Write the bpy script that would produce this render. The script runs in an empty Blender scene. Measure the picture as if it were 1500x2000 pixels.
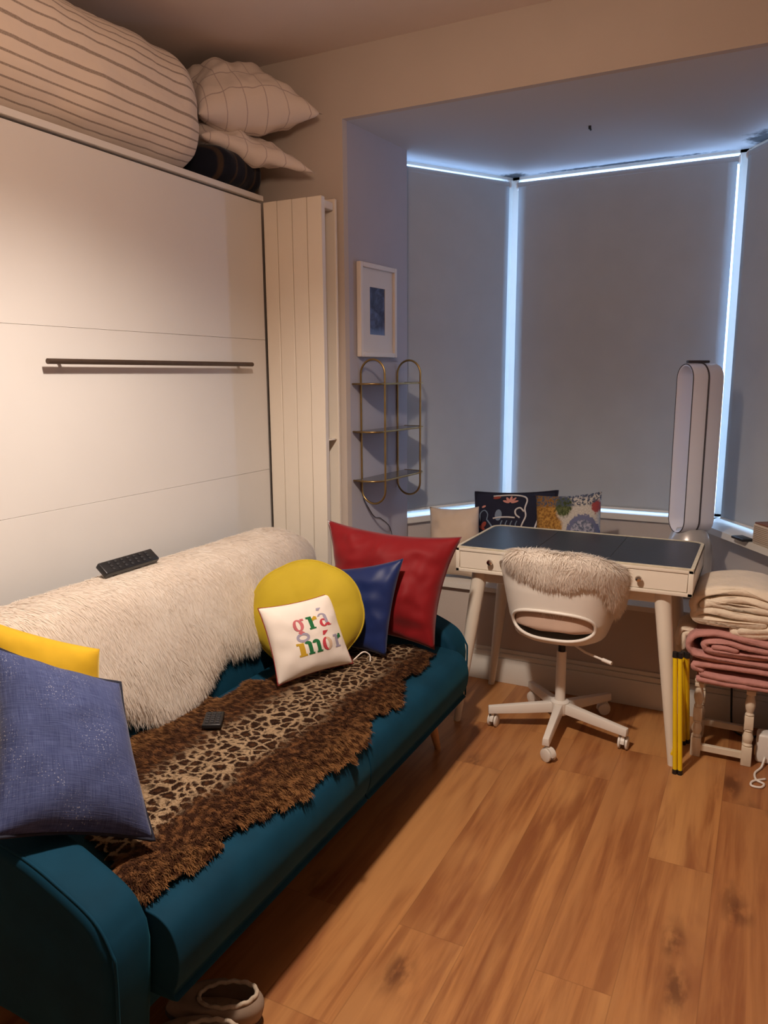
import bpy, bmesh, math, random
import numpy as np
from mathutils import Vector, Matrix, noise as mnoise

random.seed(7)
rng = np.random.default_rng(7)
SC = bpy.context.scene
COL = SC.collection
R = math.radians

# ------------------------------------------------------------------ camera
CAM_Z = 1.45
def make_camera():
    y, p, r = R(26.768), R(10.236), R(-0.3556)
    fw = Vector((-math.sin(y) * math.cos(p), math.cos(y) * math.cos(p), -math.sin(p)))
    rt = Vector((math.cos(y), math.sin(y), 0))
    up = rt.cross(fw)
    rt, up = rt * math.cos(r) + up * math.sin(r), up * math.cos(r) - rt * math.sin(r)
    m = Matrix((rt, up, -fw)).transposed().to_4x4()
    m.translation = (0, 0, CAM_Z)
    cd = bpy.data.cameras.new('camera')
    cd.sensor_fit = 'VERTICAL'
    cd.sensor_height = 36.0
    cd.lens = 36.0 * 1479.8 / 2000.0
    cd.clip_start = 0.02
    co = bpy.data.objects.new('camera', cd)
    co.matrix_world = m
    COL.objects.link(co)
    SC.camera = co
make_camera()

# ------------------------------------------------------------------ world, lamp, exposure
SC.view_settings.view_transform = 'Standard'
SC.view_settings.look = 'None'
SC.view_settings.gamma = 1.0
SC.view_settings.use_curve_mapping = False
SC.view_settings.exposure = 0.0
SKY_COLOR, SKY_STRENGTH = (0.40, 0.62, 1.0), 9.5
w = bpy.data.worlds.new('evening_sky')
SC.world = w
w.use_nodes = True
bg = w.node_tree.nodes['Background']
bg.inputs['Color'].default_value = (*SKY_COLOR, 1)
bg.inputs['Strength'].default_value = SKY_STRENGTH

LAMP = (-0.80, 1.28, 2.36)
def lamp(name, kind, energy, color, loc, rad, spot=None):
    d = bpy.data.lights.new(name, kind)
    d.energy = energy
    d.color = color
    d.shadow_soft_size = rad
    if spot:
        d.spot_size, d.spot_blend = spot
    o = bpy.data.objects.new(name, d)
    o.location = loc
    COL.objects.link(o)
    return o
# bare bulb under a shade: full light inside the cone of the shade, dimmer warm light through the shade
lamp('pendant_bulb', 'SPOT', 142, (1.0, 0.865, 0.745), LAMP, 0.05, (R(150), 0.7))
lamp('pendant_shade_glow', 'POINT', 21, (1.0, 0.69, 0.49), LAMP, 0.12)

# ------------------------------------------------------------------ materials
MATS = {}
def nodes_of(m):
    return m.node_tree.nodes, m.node_tree.links
def mat(name, color, rough=0.6, metal=0.0, var=0.0, vscale=8.0, bump=0.0, bscale=60.0, sheen=0.0, spec=0.5, trans=0.0, stretch=(1, 1, 1), sheen_tint=None):
    if name in MATS:
        return MATS[name]
    m = bpy.data.materials.new(name)
    m.use_nodes = True
    N, L = nodes_of(m)
    b = N['Principled BSDF']
    b.inputs['Base Color'].default_value = (*color, 1)
    b.inputs['Roughness'].default_value = rough
    b.inputs['Metallic'].default_value = metal
    b.inputs['Specular IOR Level'].default_value = spec
    if sheen:
        b.inputs['Sheen Weight'].default_value = sheen
        b.inputs['Sheen Roughness'].default_value = 0.4
        if sheen_tint:
            b.inputs['Sheen Tint'].default_value = (*sheen_tint, 1)
    if trans:
        b.inputs['Transmission Weight'].default_value = trans
    tc = N.new('ShaderNodeTexCoord')
    mp = N.new('ShaderNodeMapping')
    mp.inputs['Scale'].default_value = stretch
    L.new(tc.outputs['Object'], mp.inputs['Vector'])
    if var > 0:
        n = N.new('ShaderNodeTexNoise')
        n.inputs['Scale'].default_value = vscale
        n.inputs['Detail'].default_value = 4
        L.new(mp.outputs['Vector'], n.inputs['Vector'])
        r = N.new('ShaderNodeMapRange')
        r.inputs['From Min'].default_value = 0.3
        r.inputs['From Max'].default_value = 0.7
        r.inputs['To Min'].default_value = 1 - var
        r.inputs['To Max'].default_value = 1 + var
        L.new(n.outputs['Fac'], r.inputs['Value'])
        mx = N.new('ShaderNodeVectorMath')
        mx.operation = 'SCALE'
        mx.inputs[0].default_value = color
        L.new(r.outputs['Result'], mx.inputs['Scale'])
        L.new(mx.outputs['Vector'], b.inputs['Base Color'])
    if bump > 0:
        n2 = N.new('ShaderNodeTexNoise')
        n2.inputs['Scale'].default_value = bscale
        n2.inputs['Detail'].default_value = 3
        L.new(mp.outputs['Vector'], n2.inputs['Vector'])
        bp = N.new('ShaderNodeBump')
        bp.inputs['Strength'].default_value = bump
        bp.inputs['Distance'].default_value = 0.004
        L.new(n2.outputs['Fac'], bp.inputs['Height'])
        L.new(bp.outputs['Normal'], b.inputs['Normal'])
    MATS[name] = m
    return m

class NG:
    """small node-graph helper"""
    def __init__(s, m):
        s.N, s.L = nodes_of(m)
    def put(s, sock, v):
        if hasattr(v, 'links'):
            s.L.new(v, sock)
        else:
            sock.default_value = v
    def math(s, op, a, b=0.0, c=None, clamp=False):
        n = s.N.new('ShaderNodeMath'); n.operation = op; n.use_clamp = clamp
        s.put(n.inputs[0], a); s.put(n.inputs[1], b)
        if c is not None: s.put(n.inputs[2], c)
        return n.outputs[0]
    def mix(s, fac, a, b, blend='MIX'):
        n = s.N.new('ShaderNodeMix'); n.data_type = 'RGBA'; n.blend_type = blend
        s.put(n.inputs['Factor'], fac)
        s.put(n.inputs['A'], a if hasattr(a, 'links') else (*a, 1))
        s.put(n.inputs['B'], b if hasattr(b, 'links') else (*b, 1))
        return n.outputs['Result']
    def smooth(s, v, lo, hi, a=0.0, b=1.0):
        n = s.N.new('ShaderNodeMapRange'); n.interpolation_type = 'SMOOTHSTEP'
        s.put(n.inputs['Value'], v)
        n.inputs['From Min'].default_value = lo; n.inputs['From Max'].default_value = hi
        n.inputs['To Min'].default_value = a; n.inputs['To Max'].default_value = b
        return n.outputs['Result']
    def noise(s, vec, scale, detail=3, rough=0.5, dist=0.0):
        n = s.N.new('ShaderNodeTexNoise')
        if vec is not None: s.L.new(vec, n.inputs['Vector'])
        n.inputs['Scale'].default_value = scale; n.inputs['Detail'].default_value = detail
        n.inputs['Roughness'].default_value = rough; n.inputs['Distortion'].default_value = dist
        return n
    def vor(s, vec, scale, feature='F1', rnd=1.0):
        n = s.N.new('ShaderNodeTexVoronoi'); n.feature = feature
        s.L.new(vec, n.inputs['Vector']); n.inputs['Scale'].default_value = scale
        n.inputs['Randomness'].default_value = rnd
        return n
    def coord(s, which='Object', scale=None):
        t = s.N.new('ShaderNodeTexCoord').outputs[which]
        if scale is None: return t
        m = s.N.new('ShaderNodeMapping'); m.inputs['Scale'].default_value = scale
        s.L.new(t, m.inputs['Vector'])
        return m.outputs['Vector']
    def sep(s, v):
        n = s.N.new('ShaderNodeSeparateXYZ'); s.L.new(v, n.inputs[0]); return n.outputs
    def comb(s, x, y, z=0.0):
        n = s.N.new('ShaderNodeCombineXYZ')
        s.put(n.inputs[0], x); s.put(n.inputs[1], y); s.put(n.inputs[2], z)
        return n.outputs[0]
    def white(s, vec):
        n = s.N.new('ShaderNodeTexWhiteNoise'); n.noise_dimensions = '3D'
        s.L.new(vec, n.inputs['Vector']); return n.outputs
    def bump(s, h, strength, dist=0.003):
        n = s.N.new('ShaderNodeBump'); n.inputs['Strength'].default_value = strength
        n.inputs['Distance'].default_value = dist
        s.L.new(h, n.inputs['Height']); return n.outputs['Normal']
    def base(s, color=None, normal=None):
        b = s.N['Principled BSDF']
        if color is not None: s.L.new(color, b.inputs['Base Color'])
        if normal is not None: s.L.new(normal, b.inputs['Normal'])

def floor_material():
    m = mat('oak_laminate', (0.5, 0.25, 0.1), rough=0.42, spec=0.35)
    g = NG(m)
    x, y, z = g.sep(g.coord('Object'))
    pw, pl = 0.185, 1.25
    xi = g.math('FLOOR', g.math('DIVIDE', g.math('ADD', x, 0.043), pw))
    xf = g.math('FRACT', g.math('DIVIDE', g.math('ADD', x, 0.043), pw))
    off = g.white(g.comb(xi, 3.7, 1.2))[0]
    yy = g.math('ADD', g.math('DIVIDE', y, pl), off)
    yi = g.math('FLOOR', yy)
    yf = g.math('FRACT', yy)
    rnd = g.white(g.comb(xi, yi, 0.5))
    shift = g.math('MULTIPLY', rnd[0], 17.0)
    v = g.comb(g.math('ADD', x, shift), g.math('MULTIPLY', y, 0.06), shift)
    grain = g.noise(v, 26, 6, 0.62, 0.35).outputs['Fac']
    v2 = g.comb(g.math('ADD', x, shift), g.math('MULTIPLY', y, 0.17), shift)
    broad = g.noise(v2, 7.0, 3, 0.5, 0.6).outputs['Fac']
    vk = g.comb(g.math('ADD', x, shift), g.math('MULTIPLY', y, 0.42), shift)
    warp = g.noise(vk, 9, 2).outputs['Color']
    vm = g.N.new('ShaderNodeVectorMath'); vm.operation = 'MULTIPLY_ADD'
    g.L.new(warp, vm.inputs[0]); vm.inputs[1].default_value = (0.08, 0.08, 0.0); g.L.new(vk, vm.inputs[2])
    kd = g.vor(vm.outputs[0], 5.2).outputs['Distance']
    knot = g.smooth(kd, 0.04, 0.27, 1.0, 0.0)
    knotn = g.noise(vk, 34, 4).outputs['Fac']
    knot = g.math('MULTIPLY', knot, g.smooth(knotn, 0.33, 0.58))
    c = g.mix(g.smooth(grain, 0.34, 0.66), (0.27, 0.098, 0.032), (0.50, 0.225, 0.076))
    c = g.mix(g.smooth(broad, 0.40, 0.62, 0.0, 0.7), c, (0.54, 0.265, 0.095))
    v3 = g.comb(g.math('ADD', x, shift), g.math('MULTIPLY', y, 0.12), g.math('ADD', shift, 4.0))
    dk = g.noise(v3, 8.5, 4, 0.6, 0.8).outputs['Fac']
    c = g.mix(g.smooth(dk, 0.54, 0.72, 0.0, 0.6), c, (0.23, 0.072, 0.027))
    c = g.mix(g.math('MULTIPLY', rnd[0], 0.4), c, (0.28, 0.095, 0.034))
    c = g.mix(g.math('MULTIPLY', knot, 0.72), c, (0.085, 0.026, 0.011))
    gap = g.math('MINIMUM', g.math('MULTIPLY', g.math('MINIMUM', xf, g.math('SUBTRACT', 1.0, xf)), pw),
                 g.math('MULTIPLY', g.math('MINIMUM', yf, g.math('SUBTRACT', 1.0, yf)), pl))
    line = g.smooth(gap, 0.0004, 0.0022, 0.35, 0.0)
    c = g.mix(line, c, (0.16, 0.06, 0.02))
    g.base(c, g.bump(grain, 0.05))
    return m

def fur_material(name, build, rough=0.85, sheen=0.3):
    m = mat(name, (0.8, 0.7, 0.6), rough=rough, sheen=sheen, spec=0.15)
    build(NG(m))
    N, L = nodes_of(m)
    b = N['Principled BSDF']
    t = N.new('ShaderNodeBsdfTranslucent')
    mx = N.new('ShaderNodeMixShader'); mx.inputs[0].default_value = 0.35
    L.new(b.inputs['Base Color'].links[0].from_socket, t.inputs['Color'])
    L.new(b.outputs[0], mx.inputs[1]); L.new(t.outputs[0], mx.inputs[2])
    L.new(mx.outputs[0], N['Material Output'].inputs['Surface'])
    return m

# ------------------------------------------------------------------ objects, parts
ORIGIN = {}
def link(o, parent):
    COL.objects.link(o)
    if parent is not None:
        o.parent = parent
        ORIGIN[o.name] = ORIGIN[parent.name]
    return o
def empty(name, loc, label=None, cat=None, group=None, kind=None):
    o = bpy.data.objects.new(name, None)
    o.empty_display_size = 0.05
    o.location = loc
    COL.objects.link(o)
    ORIGIN[o.name] = Vector(loc)
    tag(o, label, cat, group, kind)
    return o
def tag(o, label=None, cat=None, group=None, kind=None):
    if label: o['label'] = label
    if cat: o['category'] = cat
    if group: o['group'] = group
    if kind: o['kind'] = kind
    return o
def obj(name, verts, faces, material, parent=None, smooth=True, loc=None, uvs=None, mat_idx=None, normals=None):
    """one mesh object from world-space vertices; loc = its own origin when top-level"""
    verts = np.asarray([tuple(v) for v in verts] if not isinstance(verts, np.ndarray) else verts, dtype=np.float64)
    org = ORIGIN[parent.name] if parent is not None else Vector(loc if loc is not None else (0, 0, 0))
    me = bpy.data.meshes.new(name)
    me.from_pydata((verts - np.array(org)).tolist(), [], faces if isinstance(faces, list) else faces.tolist())
    mats = material if isinstance(material, (list, tuple)) else [material]
    for mm in mats:
        me.materials.append(mm)
    if mat_idx is not None:
        me.polygons.foreach_set('material_index', mat_idx)
    if uvs is not None:
        ul = me.uv_layers.new(name='UVMap')
        li = np.empty(len(me.loops), dtype=np.int32)
        me.loops.foreach_get('vertex_index', li)
        ul.data.foreach_set('uv', np.asarray(uvs, dtype=np.float32)[li].ravel())
    if smooth is True:
        me.polygons.foreach_set('use_smooth', [True] * len(me.polygons))
    me.update()
    if smooth == 'auto':
        me.polygons.foreach_set('use_smooth', [True] * len(me.polygons))
        me.set_sharp_from_angle(angle=R(38))
    if normals is not None:
        me.polygons.foreach_set('use_smooth', [True] * len(me.polygons))
        me.normals_split_custom_set_from_vertices(np.asarray(normals, dtype=np.float32).tolist())
    o = bpy.data.objects.new(name, me)
    if parent is None:
        o.location = org
        COL.objects.link(o)
        ORIGIN[o.name] = org
    else:
        link(o, parent)
    return o

class MB:
    """collects shapes into one mesh"""
    def __init__(s):
        s.v, s.f, s.mi, s.cur = [], [], [], 0
    def add(s, v, f):
        n = len(s.v)
        s.v += [tuple(p) for p in v]
        s.f += [tuple(i + n for i in q) for q in f]
        s.mi += [s.cur] * len(f)
        return s
    def box(s, a, b, bevel=0.0, seg=2, xf=None):
        bm = bmesh.new()
        bmesh.ops.create_cube(bm, size=1.0)
        a, b = Vector(a), Vector(b)
        for v in bm.verts:
            v.co = Vector(((a[i] + b[i]) / 2 + v.co[i] * (b[i] - a[i]) for i in range(3)))
        if bevel > 0:
            bmesh.ops.bevel(bm, geom=bm.edges[:], offset=bevel, segments=seg, profile=0.5, affect='EDGES')
        return s.bm(bm, xf)
    def bm(s, bm, xf=None):
        bm.verts.ensure_lookup_table()
        bm.verts.index_update()
        v = [p.co.copy() for p in bm.verts]
        if xf is not None:
            v = [xf @ p for p in v]
        f = [[q.index for q in fc.verts] for fc in bm.faces]
        bm.free()
        return s.add(v, f)
    def tube(s, pts, rad, n=10, closed=False, caps=True, flat=1.0):
        pts = [Vector(p) for p in pts]
        k = len(pts)
        rads = rad if isinstance(rad, (list, tuple)) else [rad] * k
        tang = []
        for i in range(k):
            a = pts[(i - 1) % k] if (closed or i > 0) else pts[i]
            b = pts[(i + 1) % k] if (closed or i < k - 1) else pts[i]
            tang.append((b - a).normalized())
        up = Vector((0, 0, 1)) if abs(tang[0].z) < 0.9 else Vector((1, 0, 0))
        u = tang[0].cross(up).normalized()
        V, F = [], []
        for i in range(k):
            t = tang[i]
            u = (u - t * u.dot(t)).normalized()
            w_ = t.cross(u)
            for j in range(n):
                a = 2 * math.pi * j / n
                V.append(pts[i] + (u * math.cos(a) + w_ * math.sin(a) * flat) * rads[i])
        for i in range(k if closed else k - 1):
            i2 = (i + 1) % k
            for j in range(n):
                j2 = (j + 1) % n
                F.append((i * n + j, i * n + j2, i2 * n + j2, i2 * n + j))
        if caps and not closed:
            F.append(tuple(range(n))[::-1])
            F.append(tuple((k - 1) * n + j for j in range(n)))
        return s.add(V, F)
    def lathe(s, prof, n=24, xf=None):
        """prof: list of (r, z) bottom to top"""
        V, F = [], []
        for r_, z_ in prof:
            for j in range(n):
                a = 2 * math.pi * j / n
                V.append(Vector((r_ * math.cos(a), r_ * math.sin(a), z_)))
        for i in range(len(prof) - 1):
            for j in range(n):
                j2 = (j + 1) % n
                F.append((i * n + j, i * n + j2, (i + 1) * n + j2, (i + 1) * n + j))
        F.append(tuple(range(n))[::-1])
        F.append(tuple((len(prof) - 1) * n + j for j in range(n)))
        if xf is not None:
            V = [xf @ p for p in V]
        return s.add(V, F)
    def prism(s, poly, z0, z1, xf=None):
        """poly in xy, extruded z0..z1 (ccw)"""
        n = len(poly)
        V = [Vector((p[0], p[1], z0)) for p in poly] + [Vector((p[0], p[1], z1)) for p in poly]
        F = [tuple(range(n))[::-1], tuple(range(n, 2 * n))] + [(i, (i + 1) % n, n + (i + 1) % n, n + i) for i in range(n)]
        if xf is not None:
            V = [xf @ p for p in V]
        return s.add(V, F)
    def build(s, name, material, parent=None, smooth='auto', loc=None):
        return obj(name, s.v, s.f, material, parent, smooth, loc, mat_idx=s.mi if isinstance(material, (list, tuple)) else None)

def T(loc, rz=0.0, rx=0.0, ry=0.0):
    return Matrix.Translation(loc) @ Matrix.Rotation(rz, 4, 'Z') @ Matrix.Rotation(ry, 4, 'Y') @ Matrix.Rotation(rx, 4, 'X')
def frame(origin, ex, ey, ez):
    m = Matrix((ex, ey, ez)).transposed().to_4x4()
    m.translation = origin
    return m
def spline(pts, n=8, closed=False):
    P = [np.array(p, float) for p in pts]
    k = len(P)
    out = []
    for i in range(k if closed else k - 1):
        p0 = P[(i - 1) % k] if closed or i > 0 else P[i] * 2 - P[i + 1]
        p1, p2 = P[i], P[(i + 1) % k]
        p3 = P[(i + 2) % k] if closed or i < k - 2 else P[i + 1] * 2 - P[i]
        for j in range(n):
            t = j / n
            out.append(0.5 * (2 * p1 + (p2 - p0) * t + (2 * p0 - 5 * p1 + 4 * p2 - p3) * t * t + (3 * p1 - p0 - 3 * p2 + p3) * t ** 3))
    if not closed:
        out.append(P[-1])
    return out
def nz(p, s=1.0, seed=0.0):
    return mnoise.noise(Vector((p[0] * s + seed, p[1] * s + seed * 1.7, p[2] * s - seed)))

# ------------------------------------------------------------------ palette
m_wall = mat('painted_plaster', (0.55, 0.475, 0.42), rough=0.9, var=0.03, vscale=3, bump=0.12, bscale=90, spec=0.2)
m_ceil = mat('ceiling_paint', (0.70, 0.61, 0.57), rough=0.95, var=0.03, vscale=2, bump=0.1, bscale=120, spec=0.1)
m_reveal = mat('lavender_grey_reveal', (0.44, 0.42, 0.46), rough=0.9, var=0.03, vscale=3, bump=0.1, bscale=90, spec=0.2)  # bay reveals: a darker, cooler grey than the front wall
m_trim = mat('white_gloss_paint', (0.74, 0.70, 0.63), rough=0.45, var=0.03, vscale=5)
m_bed = mat('white_laminate_board', (0.71, 0.69, 0.665), rough=0.5, var=0.015, vscale=4)
m_radi = mat('radiator_enamel', (0.82, 0.74, 0.63), rough=0.4, var=0.01)
m_dark = mat('black_plastic', (0.012, 0.012, 0.014), rough=0.4)
m_bronze = mat('dark_bronze_metal', (0.10, 0.065, 0.045), rough=0.45, metal=0.6, var=0.1, vscale=30)
m_brass = mat('aged_brass', (0.42, 0.29, 0.12), rough=0.34, metal=1.0, var=0.12, vscale=25)
m_blind = mat('grey_blackout_fabric', (0.49, 0.52, 0.54), rough=0.95, var=0.03, vscale=6, bump=0.1, bscale=300, spec=0.1)
m_white = mat('white_plastic', (0.80, 0.75, 0.68), rough=0.35, var=0.01)
m_desk = mat('cream_lacquer', (0.78, 0.71, 0.60), rough=0.35, var=0.02, vscale=6)
m_deskedge = mat('worn_cream_edge', (0.66, 0.60, 0.45), rough=0.5, var=0.12, vscale=30)
m_chrome = mat('polished_nickel', (0.72, 0.66, 0.60), rough=0.16, metal=1.0, var=0.02)
m_teal = mat('teal_velvet', (0.003, 0.038, 0.072), rough=0.8, var=0.2, vscale=7, sheen=0.14, spec=0.15, sheen_tint=(0.1, 0.55, 0.7))
m_beech = mat('pale_beech_wood', (0.52, 0.27, 0.12), rough=0.5, var=0.15, vscale=20, stretch=(1, 1, 0.2))
m_yellowpaint = mat('yellow_enamel', (0.85, 0.60, 0.01), rough=0.35, var=0.04, vscale=15)

# ------------------------------------------------------------------ room shell
Y0 = 2.88            # plane of the front wall with the bay opening
ZC, ZS = 2.735, 2.474  # room ceiling, bay soffit
XL, XR, YR = -2.42, 1.45, -1.3
A, B = Vector((-1.30, 4.12, 0)), Vector((-0.17, 4.12, 0))     # bay corners
uL, uR = Vector((-0.541, -0.841, 0)), Vector((0.541, -0.841, 0))
XOL, XOR = -1.632, 0.165       # opening edges at Y0
def struct(name, mb, m, smooth=False):
    o = mb.build(name, m, None, smooth)
    o['kind'] = 'structure'
    return o
struct('floor', MB().box((XL - .1, YR - .1, -0.1), (XR + .1, 3.5, 0)), floor_material())
struct('ceiling', MB().box((XL - .1, YR - .1, ZC), (XR + .1, Y0 + .1, ZC + .1)), m_ceil)
struct('wall_left', MB().box((XL - .1, YR - .1, 0), (XL, Y0 + .1, ZC)), m_wall)
struct('wall_right', MB().box((XR, YR - .1, 0), (XR + .1, Y0 + .1, ZC)), m_wall)
struct('wall_rear', MB().box((XL, YR - .1, 0), (XR, YR, ZC)), m_wall)
# front wall: left pier, right pier and the beam over the bay opening; the left reveal splays slightly
REV_L, REV_R = Vector((-1.585, 3.40)), Vector((0.12, 3.40))
fw = MB()
fw.prism([(XL, Y0), (XOL, Y0), (XOL + .004, Y0 + .03), (XL, Y0 + .03)], 0, ZC)
fw.prism([(XOR, Y0), (XR, Y0), (XR, Y0 + .03), (XOR - .004, Y0 + .03)], 0, ZC)
fw.box((XOL, Y0, ZS), (XOR, Y0 + .03, ZC))
struct('wall_front', fw, m_wall)
struct('wall_reveal_left', MB().prism([(XOL + .004, Y0 + .03), (REV_L.x, REV_L.y), (-1.80, REV_L.y + .02), (-1.80, Y0 + .03)], 0, ZS + .05), m_reveal)
struct('wall_reveal_right', MB().prism([(XOR - .004, Y0 + .03), (0.33, Y0 + .03), (0.33, REV_R.y + .02), (REV_R.x, REV_R.y)], 0, ZS + .05), m_reveal)

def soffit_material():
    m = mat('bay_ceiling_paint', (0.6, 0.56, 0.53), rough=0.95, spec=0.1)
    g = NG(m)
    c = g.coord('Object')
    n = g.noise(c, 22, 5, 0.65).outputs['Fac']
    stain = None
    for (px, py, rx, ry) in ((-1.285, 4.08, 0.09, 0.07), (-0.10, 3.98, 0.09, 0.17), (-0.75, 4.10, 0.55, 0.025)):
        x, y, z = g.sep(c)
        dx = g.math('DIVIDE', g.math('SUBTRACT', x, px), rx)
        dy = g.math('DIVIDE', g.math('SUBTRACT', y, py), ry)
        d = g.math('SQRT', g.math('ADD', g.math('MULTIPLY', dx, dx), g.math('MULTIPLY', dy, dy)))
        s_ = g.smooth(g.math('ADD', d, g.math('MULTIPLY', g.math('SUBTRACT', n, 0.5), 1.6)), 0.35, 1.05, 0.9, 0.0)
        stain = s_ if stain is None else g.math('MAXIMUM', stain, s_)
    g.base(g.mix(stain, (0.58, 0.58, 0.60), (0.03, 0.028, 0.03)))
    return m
LW = A + uL * 0.95
RW = B + uR * 0.95
bay_poly = [(XOL - .2, Y0 + .03), (XOR + .2, Y0 + .03), (RW.x + .12, RW.y), (B.x + .08, B.y + .12), (A.x - .08, A.y + .12), (LW.x - .12, LW.y)]
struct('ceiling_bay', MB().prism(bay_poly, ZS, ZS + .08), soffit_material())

# walls of the bay under the windows
SEAT_Z, SILL_Z = 0.462, 0.737
nL, nR = Vector((0.841, -0.541, 0)), Vector((-0.841, -0.541, 0))      # into the bay
def slab(mb, p, q, n, t, z0, z1):
    """vertical slab from p to q, t thick behind the face (away from n)"""
    P = [p, q, q - n * t, p - n * t]
    a = sum(P[i].x * P[(i + 1) % 4].y - P[(i + 1) % 4].x * P[i].y for i in range(4))
    if a < 0: P = P[::-1]
    mb.prism([(v.x, v.y) for v in P], z0, z1)
nB = Vector((0, -1, 0))
for nm, p, q, n in (('wall_bay_left', LW, A, nL), ('wall_bay_centre', A, B, nB), ('wall_bay_right', B, RW, nR)):
    mb = MB()
    inset = n * 0.105
    p2, q2 = p + inset, q + inset
    slab(mb, p2, q2, n, 0.2, 0.0, SILL_Z - 0.03)
    struct(nm, mb, m_wall)

# windows: white frame, glass; sky outside
def glass_material():
    m = bpy.data.materials.new('window_glass')
    m.use_nodes = True
    N, L = nodes_of(m)
    N.remove(N['Principled BSDF'])
    t = N.new('ShaderNodeBsdfTransparent')
    gl = N.new('ShaderNodeBsdfGlossy'); gl.inputs['Roughness'].default_value = 0.02
    fr = N.new('ShaderNodeFresnel'); fr.inputs['IOR'].default_value = 1.4
    nt = N.new('ShaderNodeTexNoise'); nt.inputs['Scale'].default_value = 2.0
    mr = N.new('ShaderNodeMapRange'); mr.inputs['To Min'].default_value = 0.95; mr.inputs['To Max'].default_value = 1.0
    L.new(nt.outputs['Fac'], mr.inputs['Value'])
    cb = N.new('ShaderNodeCombineColor')
    for i in range(3): L.new(mr.outputs[0], cb.inputs[i])
    L.new(cb.outputs[0], t.inputs['Color'])
    mx = N.new('ShaderNodeMixShader')
    L.new(fr.outputs[0], mx.inputs[0]); L.new(t.outputs[0], mx.inputs[1]); L.new(gl.outputs[0], mx.inputs[2])
    L.new(mx.outputs[0], N['Material Output'].inputs['Surface'])
    return m
m_glass = glass_material()
WZ0, WZ1 = SILL_Z, ZS
def portal(name, p, q, n):
    d = bpy.data.lights.new(name, 'AREA')
    d.shape = 'RECTANGLE'
    d.size, d.size_y = (q - p).length, WZ1 - WZ0
    d.cycles.is_portal = True
    o = bpy.data.objects.new(name, d)
    c = (p + q) / 2 - n * 0.10
    o.matrix_world = frame(Vector((c.x, c.y, (WZ0 + WZ1) / 2)), (q - p).normalized(), Vector((0, 0, 1)), (q - p).normalized().cross(Vector((0, 0, 1))))
    if (o.matrix_world.to_3x3() @ Vector((0, 0, -1))).dot(n) < 0:
        o.matrix_world = frame(Vector((c.x, c.y, (WZ0 + WZ1) / 2)), (p - q).normalized(), Vector((0, 0, 1)), (p - q).normalized().cross(Vector((0, 0, 1))))
    COL.objects.link(o)
def window(name, p, q, n, mull):
    o = MB()
    e = (q - p).normalized()
    def bar(a0, a1, z0, z1, t=0.05):
        slab(o, p + e * a0, p + e * a1, n, t, z0, z1)
    Lw = (q - p).length
    bar(0.0, 0.035, WZ0, WZ1); bar(Lw - 0.035, Lw, WZ0, WZ1)
    bar(0, Lw, WZ0, WZ0 + 0.012); bar(0, Lw, WZ1 - 0.014, WZ1)
    for mm in mull:
        bar(Lw * mm - 0.02, Lw * mm + 0.02, WZ0, WZ1)
    f = struct(name, o, m_trim)
    g = MB()
    slab(g, p + e * .01 - n * .02, q - e * .01 - n * .02, n, 0.004, WZ0, WZ1)
    g.build('glass_pane', m_glass, f, False)['kind'] = 'structure'
    portal('portal_' + name, p, q, n)
window('window_1', LW, A, nL, ())
window('window_2', A, B, nB, ())
window('window_3', B, RW, nR, ())
# sill boards
def sill(name, p, q, n, front=0.27, d0=0.0, d1=0.0):
    mb = MB()
    e = (q - p).normalized()
    P = [p - n * 0.05, q - n * 0.05, q + n * front + e * d1, p + n * front + e * d0]
    a = sum(P[i].x * P[(i + 1) % 4].y - P[(i + 1) % 4].x * P[i].y for i in range(4))
    if a < 0: P = P[::-1]
    mb.prism([(v.x, v.y) for v in P], SILL_Z - 0.03, SILL_Z)
    struct(name, mb, m_trim)
k = 0.27 * math.tan(R(16.4))
sill('trim_1', LW, A, nL, 0.125, 0, -k * .5)
sill('trim_2', A, B, nB, 0.125, k * .5, -k * .5)
sill('trim_3', B, RW, nR, 0.20, k * .7, 0)

# built-in window seat
ws = empty('window_seat', (-0.73, 3.33, 0), 'long low built-in window seat in the bay, boxed in behind the desk', 'window seat')
SEAT_Y = 3.325
seat_poly = [(-1.59, SEAT_Y), (0.125, SEAT_Y), (0.12, 3.45), (RW.x - .45, 3.62), (B.x, 3.975), (A.x, 3.975), (LW.x + .42, 3.62), (-1.585, 3.45)]
MB().prism([(x, y if y > SEAT_Y else SEAT_Y - 0.025) for x, y in [(-1.572, SEAT_Y), (0.105, SEAT_Y), (0.10, 3.45), (-0.22, 4.0), (-1.25, 4.0), (-1.565, 3.45)]], SEAT_Z - 0.022, SEAT_Z).build('seat_board', m_trim, ws)
MB().box((-1.575, SEAT_Y, 0.0), (0.11, SEAT_Y + .02, SEAT_Z - .022)).build('front_panel', m_wall, ws)
bb = MB()
bb.box((-1.575, SEAT_Y - .018, 0), (0.11, SEAT_Y, 0.12), 0.002)
bb.box((-1.575, SEAT_Y - .014, 0.12), (0.11, SEAT_Y, 0.145), 0.004)
bb.box((-1.575, SEAT_Y - .008, 0.145), (0.11, SEAT_Y, 0.165), 0.004)
struct('baseboard_bay', bb, m_trim, 'auto')

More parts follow.
